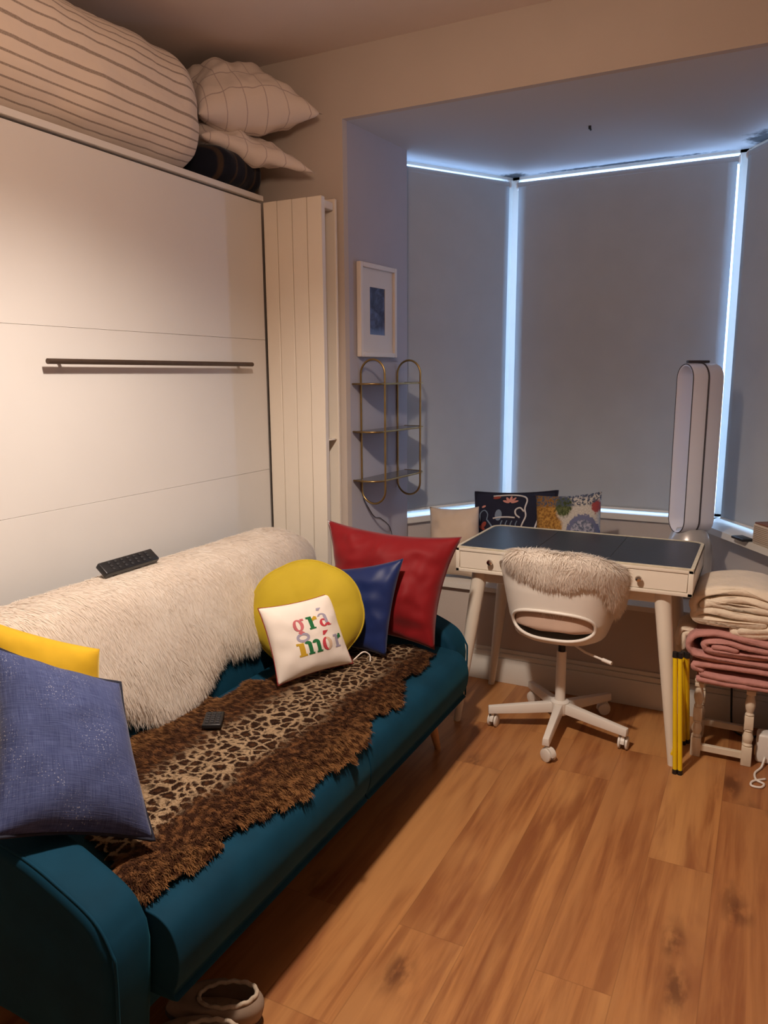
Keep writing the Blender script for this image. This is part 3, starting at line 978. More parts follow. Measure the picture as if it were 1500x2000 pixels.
fur_object('sheepskin_throw', SV, SF, SN, SST, 120000, 0.050, 0.0026, 0.955, sheep_comb, m_sheep,
           'large cream long-haired sheepskin draped over the back of the teal sofa', 'throw', (-1.7, 1.7, 0.87), clump=0.35, droop=0.12, jitter=0.15,
           lenfn=lambda S: 0.55 + 0.6 * np.clip((S[:, 1] - t_at(.68)) / .10, 0, 1))

# leopard print throw on the seat: s = y, t = x
def leopard(g):
    uv = g.coord('UV')
    s, t, _ = g.sep(uv)
    axis = g.math('SUBTRACT', t, g.math('ADD', -1.238, g.math('MULTIPLY', g.math('SUBTRACT', s, 1.6), 0.03)))
    nn = g.noise(uv, 6, 3).outputs['Fac']
    d = g.math('ADD', g.math('ABSOLUTE', axis), g.math('MULTIPLY', g.math('SUBTRACT', nn, 0.5), 0.13))
    centre = g.smooth(d, 0.06, 0.13, 1.0, 0.0)
    warp = g.noise(uv, 30, 2).outputs['Color']
    vm = g.N.new('ShaderNodeVectorMath'); vm.operation = 'MULTIPLY_ADD'
    g.L.new(warp, vm.inputs[0]); vm.inputs[1].default_value = (0.022, 0.022, 0.0); g.L.new(uv, vm.inputs[2])
    e = g.vor(vm.outputs[0], 33, 'DISTANCE_TO_EDGE').outputs['Distance']
    net = g.smooth(e, 0.05, 0.13, 1.0, 0.0)
    f1 = g.vor(vm.outputs[0], 33).outputs['Distance']
    spot = g.mix(g.smooth(f1, 0.1, 0.35), (0.12, 0.05, 0.020), (0.045, 0.018, 0.009))
    mid = g.mix(net, spot, (0.55, 0.40, 0.25))
    e2 = g.vor(vm.outputs[0], 58, 'DISTANCE_TO_EDGE').outputs['Distance']
    n3 = g.noise(uv, 55, 3).outputs['Fac']
    side = g.mix(g.smooth(n3, 0.42, 0.68), (0.055, 0.020, 0.009), (0.25, 0.11, 0.042))
    side = g.mix(g.smooth(d, 0.17, 0.27, 0.0, 0.65), side, g.mix(g.smooth(n3, 0.4, 0.58), (0.10, 0.036, 0.013), (0.44, 0.225, 0.085)))
    g.base(g.mix(centre, side, mid))
m_leo = fur_material('leopard_print_pile', leopard, sheen=0.15)
def seat_surf(s, t):
    z = 0.437
    n = (0, 0, 1)
    if t > -1.03:
        u = t + 1.03
        z = 0.437 - 0.16 * u - 1.4 * u * u
        n = (0.35 * u / .09, 0, 1)
        k_ = math.sqrt(n[0] ** 2 + 1); n = (n[0] / k_, 0, 1 / k_)
    return (t, s, z), n
leo = [(1.04, -1.19), (0.972, -1.10), (0.968, -1.025), (1.087, -1.008), (1.175, -1.0), (1.228, -1.02), (1.328, -0.985), (1.455, -0.955), (1.54, -0.975), (1.664, -0.943), (1.77, -0.955), (1.89, -1.0), (2.033, -0.968), (2.18, -1.03),
       (2.34, -1.018), (2.45, -1.04), (2.50, -1.15), (2.45, -1.30), (2.35, -1.38), (2.10, -1.42), (1.97, -1.43), (1.949, -1.50), (1.86, -1.475), (1.781, -1.475), (1.79, -1.545), (1.70, -1.52), (1.662, -1.515), (1.54, -1.52), (1.482, -1.545), (1.38, -1.53), (1.2, -1.42), (1.08, -1.32)]
LV, LF, LN, LST = hide_patch(leo, 0.016, seat_surf, 0.010)
def leo_comb(P, N_, S):
    d = np.zeros_like(P)
    d[:, 0] = np.where(S[:, 1] > -1.225, 1.0, -1.0) * np.clip(np.abs(S[:, 1] + 1.225) / .1, 0.15, 1)
    d[:, 1] = -0.6
    return d
fur_object('leopard_throw', LV, LF, LN, LST, 90000, 0.013, 0.0019, 0.80, leo_comb, m_leo,
           'brown leopard print fur throw spread along the sofa seat', 'throw', (-1.2, 1.6, 0.437), clump=0.8, droop=0.25, clump_scale=30,
           lenfn=lambda S: 0.55 + 0.75 * np.clip((np.abs(S[:, 1] + 1.238) - .09) / .12, 0, 1))

# ------------------------------------------------------------------ things on the sofa
def remote(corners, h, name, label):
    """a handset between four top corners, key pad on top"""
    TL, TR, BR, BL = (Vector(c) for c in corners)
    ex = ((TR - TL) + (BR - BL)).normalized()
    ey = ((TL - BL) + (TR - BR))
    ey = (ey - ex * ey.dot(ex)).normalized()
    ez = ex.cross(ey)
    c = (TL + TR + BR + BL) / 4
    fr = frame(c, ex, ey, ez)
    lx, ly = ((TR - TL).length + (BR - BL).length) / 4, ((TL - BL).length + (TR - BR).length) / 4
    root = empty(name, c - Vector((0, 0, h)), label, 'remote control')
    MB().box((-lx, -ly, -h), (lx, ly, 0), 0.004, 3, fr).build('casing', m_dark, root)
    nx, ny = (7, 3) if lx > ly else (3, 5)
    kb = MB()
    for i in range(nx):
        for j in range(ny):
            x = -lx * .8 + 1.6 * lx * (i + .5) / nx
            y = -ly * .8 + 1.6 * ly * (j + .5) / ny
            s_ = min(lx / nx, ly / ny) * .55
            kb.box((x - s_, y - s_, 0), (x + s_, y + s_, .0022), .0007, 1, fr)
    kb.build('keypad', mat('grey_rubber_keys', (0.025, 0.025, 0.028), rough=0.6), root)
remote(((-1.748, 1.575, 0.905), (-1.748, 1.795, 0.905), (-1.712, 1.790, 0.876), (-1.712, 1.570, 0.876)), 0.02, 'television_remote', 'long black remote control on top of the sheepskin against the wall bed')
remote(((-1.422, 1.642, 0.472), (-1.375, 1.670, 0.472), (-1.333, 1.596, 0.470), (-1.380, 1.568, 0.470)), 0.014, 'small_remote', 'small black remote control lying on the leopard print throw')

m_red = mat('red_satin', (0.21, 0.008, 0.011), rough=0.6, spec=0.15, var=0.08, vscale=9, bump=0.15, bscale=12, sheen=0.3)
m_blue = mat('royal_blue_satin', (0.008, 0.020, 0.10), rough=0.45, spec=0.3, var=0.1, vscale=9, bump=0.2, bscale=14, sheen=0.3)
m_yel = mat('mustard_velvet', (0.48, 0.35, 0.012), rough=0.8, var=0.08, vscale=8, sheen=0.35, sheen_tint=(1, .85, .3), bump=0.1, bscale=30)
m_yel2 = mat('yellow_velvet_plush', (0.66, 0.40, 0.012), rough=0.85, var=0.12, vscale=12, sheen=0.35, sheen_tint=(1, .8, .3))
m_cotton = mat('white_cotton', (0.86, 0.78, 0.70), rough=0.9, var=0.03, vscale=8, bump=0.2, bscale=18)
cushion('square_cushion', ((-1.51, 2.50, 0.895), (-0.985, 2.60, 0.855), (-1.022, 2.43, 0.462), (-1.47, 2.44, 0.462)), 0.17, m_red,
        'largest red satin cushion leaning on the far arm of the sofa', pinch=0.06, seed=2, wr=0.018)
cushion('square_cushion', ((-1.44, 2.36, 0.735), (-1.135, 2.405, 0.80), (-1.153, 2.295, 0.463), (-1.50, 2.29, 0.463)), 0.10, m_blue,
        'royal blue satin cushion standing between the red and the round yellow cushion', pinch=0.04, seed=4, wr=0.01)

# round shell-edged yellow cushion
def round_cushion(c, ex, ey, rx, ry, thick, m, name, label):
    ex, ey = np.array(ex, float), np.array(ey, float)
    ex /= np.linalg.norm(ex); ey = ey - ex * ey.dot(ex); ey /= np.linalg.norm(ey)
    ez = np.cross(ex, ey)
    V, F = [], []
    nr, na = 18, 72
    c = np.array(c, float)
    for side in (1, -1):
        for i in range(nr + 1):
            for j in range(na):
                a = 2 * math.pi * j / na
                lob = 1 + 0.028 * abs(math.cos(3.5 * a + .4)) + 0.012 * math.sin(2 * a)
                q = i / nr
                h = thick / 2 * max(0, 1 - q ** 3) ** .55
                h *= 1 - 0.07 * (1 - abs(math.cos(3.5 * a + .4))) * q
                p = c + ex * rx * q * lob * math.cos(a) + ey * ry * q * lob * math.sin(a)
                h += 0.005 * nz(p, 10, 3) * (1 - q)
                V.append(p + ez * h * side)
        o_ = 0 if side == 1 else (nr + 1) * na
        for i in range(nr):
            for j in range(na):
                j2 = (j + 1) % na
                q4 = (o_ + i * na + j, o_ + (i + 1) * na + j, o_ + (i + 1) * na + j2, o_ + i * na + j2)
                F.append(q4 if side == 1 else q4[::-1])
    V = np.array(V)
    b = V.mean(0); b[2] = V[:, 2].min()
    root = empty(name, b, label, 'cushion')
    obj('cover', V, F, m, root)
    edge = [c + ex * rx * (1 + 0.028 * abs(math.cos(3.5 * a + .4)) + 0.012 * math.sin(2 * a)) * math.cos(a) + ey * ry * (1 + 0.028 * abs(math.cos(3.5 * a + .4)) + 0.012 * math.sin(2 * a)) * math.sin(a) for a in np.linspace(0, 2 * math.pi, 72, False)]
    MB().tube(edge, 0.004, 6, closed=True).build('piping', m, root, True)
round_cushion((-1.400, 2.165, 0.626), (.34, .16, -0.035), (-0.12, .26, 1), 0.197, 0.182, 0.12, m_yel, 'round_cushion', 'round mustard yellow velvet cushion behind the small lettered white one')

# small lettered cushion
gra, gsurf = cushion('lettered_cushion', ((-1.432, 1.925, 0.708), (-1.315, 2.185, 0.706), (-1.227, 2.187, 0.463), (-1.351, 1.908, 0.463)), 0.10, m_cotton,
                     'small white cushion with colourful lettering in front of the round yellow one', piping=(mat('dark_red_edge', (0.25, 0.012, 0.015), rough=0.7, var=0.05), 0.0015), pinch=0.035, seed=6, wr=0.006, n=48)
LC = {'pink': (0.58, 0.15, 0.17), 'lav': (0.36, 0.33, 0.43), 'green': (0.012, 0.15, 0.045), 'gold': (0.55, 0.34, 0.02), 'red': (0.56, 0.05, 0.07), 'beige': (0.66, 0.47, 0.33)}
lc_keys = list(LC)
lm = [mat('print_' + k_, v, rough=0.9, var=0.04, vscale=30) for k_, v in LC.items()]
letters = MB()
def g_poly(col, pts):
    """quad strip: list of (left, right) rungs in uv"""
    letters.cur = lc_keys.index(col)
    V, F = [], []
    rr = []
    for k_ in range(len(pts) - 1):
        (a, b), (c, d) = pts[k_], pts[k_ + 1]
        m_ = 4
        for q in range(m_):
            t = q / m_
            rr.append((np.array(a) * (1 - t) + np.array(c) * t, np.array(b) * (1 - t) + np.array(d) * t))
    rr.append((np.array(pts[-1][0]), np.array(pts[-1][1])))
    for a, b in rr:
        for s_ in (0, .5, 1):
            u, v = a * (1 - s_) + b * s_
            V.append(gsurf(u, v))
    for i in range(len(rr) - 1):
        for s_ in range(2):
            F.append((i * 3 + s_, i * 3 + s_ + 1, (i + 1) * 3 + s_ + 1, (i + 1) * 3 + s_))
    letters.add(V, F)
def g_rect(col, x0, y0, x1, y1):
    g_poly(col, [((x0, y0), (x1, y0)), ((x0, y1), (x1, y1))])
def g_ring(col, cx, cy, rx, ry, ix, iy, a0=0, a1=360, sh=0.0):
    n = max(4, int(abs(a1 - a0) / 20))
    pts = []
    for i in range(n + 1):
        a = R(a0 + (a1 - a0) * i / n)
        pts.append(((cx + ix * math.cos(a) + sh, cy + iy * math.sin(a)), (cx + rx * math.cos(a), cy + ry * math.sin(a))))
    g_poly(col, pts)
# line one: g r a-acute (x-height .60-.76)
g_ring('pink', .350, .685, .070, .080, .026, .062)
g_rect('pink', .395, .735, .440, .765)
g_ring('lav', .365, .520, .085, .060, .050, .030)
g_poly('pink', [((.325, .590), (.365, .615)), ((.345, .560), (.405, .580))])
g_rect('green', .500, .600, .550, .770); g_rect('green', .475, .745, .505, .770); g_rect('green', .480, .598, .570, .618)
g_poly('gold', [((.550, .735), (.553, .700)), ((.585, .765), (.580, .715)), ((.615, .755), (.615, .715))])
g_rect('lav', .715, .640, .762, .745)
g_ring('lav', .695, .735, .065, .045, .030, .028, 15, 165)
g_ring('red', .690, .650, .058, .055, .018, .036, 40, 330)
g_poly('red', [((.720, .635), (.762, .640)), ((.735, .600), (.790, .605)), ((.790, .598), (.812, .615))])
g_poly('lav', [((.655, .830), (.690, .822)), ((.672, .862), (.735, .856))])
# line two: m o-acute r
g_rect('gold', .280, .285, .345, .455); g_rect('gold', .250, .430, .285, .458); g_rect('gold', .262, .280, .362, .305)
g_rect('green', .395, .290, .445, .440); g_rect('green', .505, .290, .555, .430); g_rect('green', .380, .282, .462, .305); g_rect('green', .492, .282, .575, .305)
g_ring('green', .398, .420, .050, .045, .012, .012, 0, 150)
g_ring('green', .505, .415, .052, .050, .012, .012, 0, 165)
g_ring('red', .655, .370, .072, .090, .022, .068, 90, 270)
g_ring('beige', .655, .370, .072, .090, .022, .068, -90, 90)
g_poly('red', [((.625, .490), (.655, .490)), ((.640, .545), (.715, .540))])
g_rect('lav', .790, .285, .838, .460); g_rect('lav', .762, .436, .792, .460); g_rect('lav', .772, .282, .862, .302)
g_poly('green', [((.838, .430), (.840, .385)), ((.870, .462), (.868, .400)), ((.905, .455), (.905, .405))])
letters.build('lettering', lm, gra, True)
tg = spline([(-1.225, 2.185, .475), (-1.20, 2.21, .50), (-1.185, 2.23, .485), (-1.18, 2.225, .463)], 6)
MB().tube(tg, 0.0025, 6).build('label_loop', m_cotton, gra, True)

# front-left cushions
def denim_material():
    m = mat('denim_blue_weave', (0.05, 0.075, 0.20), rough=0.85, sheen=0.2, spec=0.2)
    g = NG(m)
    uv = g.coord('UV')
    a = g.noise(g.coord('UV', (8, 170, 1)), 1.0, 3).outputs['Fac']
    b = g.noise(g.coord('UV', (170, 8, 1)), 1.0, 3).outputs['Fac']
    t = g.math('MULTIPLY', g.math('ADD', a, b), 0.5)
    c = g.mix(g.smooth(t, 0.32, 0.68), (0.036, 0.048, 0.135), (0.085, 0.11, 0.24))
    sp = g.vor(uv, 70).outputs['Distance']
    patch = g.smooth(g.noise(uv, 3.2, 3).outputs['Fac'], 0.42, 0.66)
    dots = g.math('MULTIPLY', g.smooth(sp, 0.14, 0.28, 1.0, 0.0), patch)
    g.base(g.mix(g.math('MULTIPLY', dots, 0.8), c, (0.42, 0.44, 0.52)), g.bump(t, 0.4, 0.003))
    return m
m_denim = denim_material()
m_navyedge = mat('navy_piping', (0.008, 0.010, 0.025), rough=0.8, var=0.05)
cushion('denim_cushion', ((-1.500, 1.036, 0.866), (-1.285, 1.195, 0.758), (-1.100, 1.085, 0.478), (-1.235, 0.810, 0.605)), 0.16, m_denim,
        'speckled denim blue cushion with navy edges on the near end of the sofa', piping=(m_navyedge, 0.004), pinch=0.035, seed=11, wr=0.008)
cushion('velvet_cushion', ((-1.60, 1.06, 0.92), (-1.418, 1.262, 0.795), (-1.40, 1.245, 0.52), (-1.55, 1.03, 0.56)), 0.10, m_yel2,
        'yellow plush cushion half hidden behind the denim blue one', pinch=0.03, seed=13)
m_sequin = mat('silver_sequin', (0.62, 0.62, 0.64), rough=0.35, metal=0.6, var=0.5, vscale=160, bump=0.8, bscale=220)
cushion('sequin_cushion', ((-1.555, 0.885, 0.86), (-1.476, 0.952, 0.79), (-1.408, 0.905, 0.60), (-1.48, 0.84, 0.64)), 0.05, m_sequin,
        'silver sequinned cushion edge at the far left, tucked beside the denim one', pinch=0.02, seed=15, n=16)

# ------------------------------------------------------------------ cushions on the window seat
m_beige = mat('beige_linen', (0.60, 0.47, 0.36), rough=0.9, var=0.05, vscale=9, bump=0.2, bscale=25)
cushion('beige_cushion', ((-1.487, 3.46, 0.797), (-1.24, 3.50, 0.81), (-1.17, 3.39, 0.47), (-1.46, 3.36, 0.47)), 0.12, m_beige,
        'plain beige cushion on the window seat beside the grey side wall', pinch=0.04, seed=21, wr=0.012)
m_navy = mat('navy_cotton', (0.010, 0.011, 0.030), rough=0.9, var=0.1, vscale=20)
nv, nsurf = cushion('embroidered_cushion', ((-1.325, 3.68, 0.852), (-0.90, 3.70, 0.882), (-0.90, 3.60, 0.475), (-1.31, 3.58, 0.475)), 0.13, m_navy,
                    'navy cushion with white and pink embroidery on the window seat behind the desk', piping=(m_navy, 0.005), pinch=0.03, seed=23)
EC = [mat('thread_' + a, c, rough=0.9, var=0.05, vscale=40) for a, c in (('white', (0.66, 0.62, 0.60)), ('pink', (0.62, 0.26, 0.21)), ('blue', (0.19, 0.25, 0.34)), ('red', (0.30, 0.05, 0.03)))]
emb = MB()
def stitch(ci, pts, r_=0.0045):
    emb.cur = ci
    emb.tube([nsurf(u, v, .001) for u, v in spline(pts, 6)], r_, 6)
def blob(ci, cx, cy, rx, ry, rot=0):
    emb.cur = ci
    V = [nsurf(cx, cy, .004)]
    for j in range(14):
        a = 2 * math.pi * j / 14
        x, y = rx * math.cos(a), ry * math.sin(a)
        V.append(nsurf(cx + x * math.cos(rot) - y * math.sin(rot), cy + x * math.sin(rot) + y * math.cos(rot), .003))
    emb.add(V, [(0, 1 + j, 1 + (j + 1) % 14) for j in range(14)])
stitch(0, [(.25, .95), (.45, .97), (.60, .955), (.67, .90), (.66, .78), (.68, .68), (.64, .55), (.645, .42)])
stitch(0, [(.61, .66), (.56, .70), (.55, .76), (.60, .79), (.655, .74)])
stitch(0, [(.28, .645), (.36, .66), (.46, .665), (.55, .66)])
blob(2, .345, .69, .045, .075); blob(3, .345, .69, .018, .032)
for k_ in range(5):
    blob(1, .475 + .055 * math.cos(R(20 + 35 * k_)), .855 + .055 * math.sin(R(20 + 35 * k_)), .045, .016, R(20 + 35 * k_))
stitch(2, [(.10, .60), (.09, .70), (.15, .75), (.20, .70), (.19, .62)], .003)
stitch(2, [(.20, .62), (.26, .55), (.30, .48)], .004)
blob(3, .15, .56, .05, .03, .8); blob(3, .13, .52, .05, .02, -.5); blob(3, .3, .93, .05, .02, .2)
blob(1, .14, .80, .03, .014, .4)
for k_ in range(4):
    stitch(2, [(.40 + .06 * k_, .62), (.385 + .06 * k_, .57), (.40 + .06 * k_, .52), (.42 + .06 * k_, .55)], .0028)
stitch(0, [(.80, .52), (.83, .64), (.88, .76), (.94, .84)]); stitch(0, [(.80, .50), (.87, .57), (.95, .60)], .004)
blob(0, .80, .50, .055, .045)
emb.build('embroidery', EC, nv, True)
def tapestry():
    m = mat('tapestry_print', (0.5, 0.45, 0.4), rough=0.9, bump=0.0)
    g = NG(m)
    uv = g.coord('UV')
    x, y, _ = g.sep(uv)
    n = g.noise(uv, 26, 5, 0.65).outputs['Fac']
    n2 = g.noise(uv, 6, 3).outputs['Fac']
    n3 = g.noise(uv, 60, 2).outputs['Fac']
    pale = g.mix(g.smooth(n3, 0.4, 0.65), (0.46, 0.42, 0.36), (0.56, 0.52, 0.47))
    ochre = g.mix(g.smooth(n, 0.38, 0.62), (0.20, 0.085, 0.012), (0.48, 0.25, 0.05))
    lefty = g.smooth(g.math('ADD', x, g.math('MULTIPLY', g.math('SUBTRACT', n2, .5), .35)), 0.36, 0.44, 1.0, 0.0)
    c = g.mix(lefty, pale, ochre)
    def disc(cx, cy, r0, r1, sx=1.0):
        dx = g.math('MULTIPLY', g.math('SUBTRACT', x, cx), sx); dy = g.math('SUBTRACT', y, cy)
        d = g.math('SQRT', g.math('ADD', g.math('MULTIPLY', dx, dx), g.math('MULTIPLY', dy, dy)))
        d = g.math('ADD', d, g.math('MULTIPLY', g.math('SUBTRACT', n, .5), 0.12))
        return g.smooth(d, r0, r1, 1.0, 0.0)
    green = g.mix(g.smooth(n, 0.4, 0.6), (0.035, 0.05, 0.012), (0.12, 0.14, 0.05))
    c = g.mix(disc(0.46, 0.86, 0.10, 0.15), c, green)
    top = g.math('MULTIPLY', g.smooth(y, 0.84, 0.88), g.smooth(n, 0.46, 0.54))
    c = g.mix(top, c, (0.055, 0.07, 0.11))
    c = g.mix(disc(0.94, 0.84, 0.05, 0.08), c, (0.30, 0.05, 0.05))
    c = g.mix(disc(0.75, 0.50, 0.25, 0.27), c, (0.13, 0.14, 0.24))
    inner = g.mix(g.smooth(n, 0.45, 0.56), (0.10, 0.12, 0.18), (0.34, 0.34, 0.42))
    c = g.mix(disc(0.75, 0.49, 0.20, 0.22), c, inner)
    g.base(c)
    return m
cushion('tapestry_cushion', ((-0.985, 3.60, 0.868), (-0.672, 3.61, 0.905), (-0.632, 3.52, 0.475), (-0.955, 3.50, 0.475)), 0.13, tapestry(),
        'ochre and white tapestry cushion with a blue medallion on the window seat', pinch=0.03, seed=27)

# ------------------------------------------------------------------ desk
desk = empty('desk', (-0.64, 3.05, 0), 'cream writing desk with two drawers, dark leather top and splayed legs', 'desk')
DX0, DX1, DY0, DY1, DZ0, DZ1 = -1.092, -0.192, 2.812, 3.31, 0.663, 0.764
fr_ = MB()
fr_.box((DX0, DY0, DZ0), (DX1, DY1, DZ0 + .014), 0.002, 2)
fr_.box((DX0, DY0, DZ1 - .016), (DX1, DY1, DZ1 - .003), 0.002, 2)
fr_.box((DX0, DY0, DZ0), (DX0 + .015, DY1, DZ1 - .003), 0.002, 2)
fr_.box((DX1 - .018, DY0, DZ0), (DX1, DY1, DZ1 - .003), 0.002, 2)
fr_.box((DX0, DY1 - .016, DZ0), (DX1, DY1, DZ1 - .003), 0.002, 2)
fr_.box((-0.652, DY0 + .004, DZ0), (-0.636, DY1, DZ1 - .003), 0.001, 1)
fr_.build('carcass', m_desk, desk)
# raised worn border with rounded rear corners
def rrect(x0, y0, x1, y1, rf, rb, n=8):
    out = []
    for cx, cy, r_, a0 in ((x1 - rb, y1 - rb, rb, 0), (x0 + rb, y1 - rb, rb, 90), (x0 + rf, y0 + rf, rf, 180), (x1 - rf, y0 + rf, rf, 270)):
        for i in range(n + 1):
            a = R(a0 + 90 * i / n)
            out.append((cx + r_ * math.cos(a), cy + r_ * math.sin(a)))
    return out
oo, ii = rrect(DX0, DY0, DX1, DY1, .006, .05), rrect(DX0 + .012, DY0 + .012, DX1 - .012, DY1 - .014, .004, .04)
n_ = len(oo)
bv = [(x, y, DZ1 - .003) for x, y in oo] + [(x, y, DZ1 + .003) for x, y in oo] + [(x, y, DZ1 + .003) for x, y in ii] + [(x, y, DZ1 - .003) for x, y in ii]
bf = []
for i in range(n_):
    j = (i + 1) % n_
    bf += [(i, j, n_ + j, n_ + i), (n_ + i, n_ + j, 2 * n_ + j, 2 * n_ + i), (2 * n_ + i, 2 * n_ + j, 3 * n_ + j, 3 * n_ + i)]
obj('top_edge', bv, bf, m_deskedge, desk, 'auto')
m_leather = mat('dark_blue_leather', (0.014, 0.022, 0.038), rough=0.33, var=0.15, vscale=14, bump=0.15, bscale=140)
xa = DX0 + .012
wI = (DX1 - DX0 - .024)
for i in range(3):
    x0, x1 = xa + wI * i / 3 + .0008, xa + wI * (i + 1) / 3 - .0008
    pts = [(x0, DY0 + .012), (x1, DY0 + .012), (x1, DY1 - .014), (x0, DY1 - .014)]
    if i == 0:
        pts = pts[:3] + [(x0 + .04 - .04 * math.sin(R(a)), DY1 - .054 + .04 * math.cos(R(a))) for a in range(0, 91, 15)]
    if i == 2:
        pts = [pts[0], pts[1]] + [(x1 - .04 + .04 * math.cos(R(a)), DY1 - .054 + .04 * math.sin(R(a))) for a in range(0, 91, 15)] + [pts[3]]
    MB().prism(pts, DZ1 - .003, DZ1 + .0012).build('leather_inset', m_leather, desk)
for x0, x1, kx in ((DX0 + .0165, -0.6535, -0.943), (-0.6345, DX1 - .0195, -0.376)):
    d = MB().box((x0, DY0 + .003, DZ0 + .0155), (x1, DY0 + .022, DZ1 - .0175), 0.0015, 1).build('drawer', m_desk, desk)
    d2 = MB().lathe([(0.0055, 0), (0.005, .010), (0.011, .014), (0.0125, .020), (0.010, .026), (0.004, .028)], 16, T((kx, DY0 + .003, 0.716), rx=R(90))).build('knob', m_chrome, d)
# rails and legs under the carcass
for a, b in (((-1.01, 2.855, 0.617), (-0.29, 2.88, DZ0)), ((-1.01, 3.235, 0.617), (-0.29, 3.26, DZ0)), ((-1.02, 2.88, 0.617), (-0.99, 3.235, DZ0)), ((-0.31, 2.88, 0.617), (-0.28, 3.235, DZ0))):
    MB().box(a, b, 0.002, 1).build('rail', m_desk, desk)
for tx, ty, bx, by in ((-1.010, 2.870, -1.089, 2.838), (-0.297, 2.870, -0.226, 2.838), (-1.010, 3.235, -1.083, 3.272), (-0.297, 3.235, -0.228, 3.272)):
    MB().tube([(bx, by, 0), (tx + (bx - tx) * .35, ty + (by - ty) * .35, .42), (tx, ty, 0.640), (tx, ty, DZ0)], [0.0145, 0.0265, 0.031, 0.031], 20).build('leg', m_desk, desk)

# ------------------------------------------------------------------ desk chair
CC = Vector((-0.672, 2.905, 0))
chair = empty('desk_chair', (-0.679, 2.947, 0), 'white plastic swivel chair on casters pushed up to the desk', 'office chair')
def zmax(ph):                     # rim height by angle from the back
    c = math.cos(ph)
    if c >= 0:
        return 0.665 + 0.115 * (c ** 0.8)
    return 0.675 - 0.185 * (-c) ** 0.8
zs_k = [0.418, 0.425, 0.45, 0.52, 0.64, 0.74, 0.83]
ax_k = [0.06, 0.13, 0.175, 0.200, 0.225, 0.245, 0.25]
by_k = [0.06, 0.13, 0.175, 0.195, 0.21, 0.215, 0.215]
def shell_pt(ph, z, off=0.0):
    a, b = np.interp(z, zs_k, ax_k) + off, np.interp(z, zs_k, by_k) + off
    s_, c_ = math.sin(ph), math.cos(ph)
    e = 2 / 2.7
    back_scale = 1.0
    x = a * math.copysign(abs(s_) ** e, s_)
    y = -b * math.copysign(abs(c_) ** e, c_) * back_scale
    return Vector((CC.x + x, CC.y + y, z))
HZ, HHX, HHZ = 0.517, 0.158, 0.058
nph, nzv = 180, 64
bm = bmesh.new()
grid = []
for i in range(nzv + 1):
    row = []
    for j in range(nph):
        ph = 2 * math.pi * j / nph
        z0 = 0.418
        zz = z0 + (zmax(ph) - z0) * (i / nzv)
        row.append(bm.verts.new(shell_pt(ph, zz)))
    grid.append(row)
for i in range(nzv):
    for j in range(nph):
        bm.faces.new((grid[i][j], grid[i][(j + 1) % nph], grid[i + 1][(j + 1) % nph], grid[i + 1][j]))
bm.faces.new(grid[0][::-1])
def hole_q(co):
    return (abs((co.x - CC.x) / HHX)) ** 2.8 + (abs((co.z - HZ) / HHZ)) ** 2.4 if co.y < CC.y - .08 else 9
kill = [f for f in bm.faces if hole_q(f.calc_center_median()) < 1]
bmesh.ops.delete(bm, geom=kill, context='FACES')
for v in bm.verts:
    q = hole_q(v.co)
    if 0.35 < q < 1.8 and any(e.is_boundary for e in v.link_edges) and v.co.z < 0.62:
        k_ = q ** (-1 / 2.6)
        x, z = (v.co.x - CC.x) * k_, HZ + (v.co.z - HZ) * k_
        b = np.interp(z, zs_k, by_k); a = np.interp(z, zs_k, ax_k)
        y = -b * (max(0, 1 - abs(x / a) ** 2.7)) ** (1 / 2.7)
        v.co = Vector((CC.x + x, CC.y + y, z))
lo = [v for v in bm.verts if not v.link_faces]
bmesh.ops.delete(bm, geom=lo, context='VERTS')
bmesh.ops.recalc_face_normals(bm, faces=bm.faces)
mb = MB(); mb.bm(bm)
shell = mb.build('shell', m_white, chair, True)
md = shell.modifiers.new('thickness', 'SOLIDIFY'); md.thickness = 0.006; md.offset = -1
rimp = []
for i in range(64):
    a = 2 * math.pi * i / 64
    x = HHX * math.copysign(abs(math.cos(a)) ** (2 / 2.8), math.cos(a))
    z = HZ + HHZ * math.copysign(abs(math.sin(a)) ** (2 / 2.4), math.sin(a))
    b = np.interp(z, zs_k, by_k); a_ = np.interp(z, zs_k, ax_k)
    rimp.append((CC.x + x, CC.y - b * (max(0, 1 - abs(x / a_) ** 2.7)) ** (1 / 2.7) - .001, z))
MB().tube(rimp, 0.0065, 10, closed=True).build('opening_rim', m_white, shell, True)
MB().tube([shell_pt(2 * math.pi * j / 120, zmax(2 * math.pi * j / 120)) for j in range(120)], 0.0055, 8, closed=True).build('top_rim', m_white, shell, True)
# seat pad seen through the opening
m_pad = mat('pale_pink_pad_fabric', (0.62, 0.45, 0.35), rough=0.9, var=0.05, vscale=12, bump=0.2, bscale=30)
pv, pf = [], []
for i in range(15):
    t = i / 14
    prof_r = 0.184 * (1 - abs(2 * t - 1) ** 7) ** .5 + 0.002
    zz = 0.476 + 0.105 * t
    for j in range(48):
        a = 2 * math.pi * j / 48
        e = 2 / 3.0
        x = prof_r * math.copysign(abs(math.cos(a)) ** e, math.cos(a)); y = prof_r * math.copysign(abs(math.sin(a)) ** e, math.sin(a))
        z_ = zz + 0.006 * nz((x, y, t), 14, 2)
        pv.append((CC.x + x * .97, CC.y + y, z_))
for i in range(14):
    for j in range(48):
        j2 = (j + 1) % 48
        pf.append((i * 48 + j, i * 48 + j2, (i + 1) * 48 + j2, (i + 1) * 48 + j))
pf.append(tuple(range(48))[::-1]); pf.append(tuple(14 * 48 + j for j in range(48)))
obj('seat_pad', pv, pf, m_pad, chair)
BC = Vector((-0.679, 2.947, 0))
MB().lathe([(0.03, .13), (0.038, .125), (0.04, .085), (0.034, .072)][::-1], 28, T(BC)).build('hub', m_white, chair)
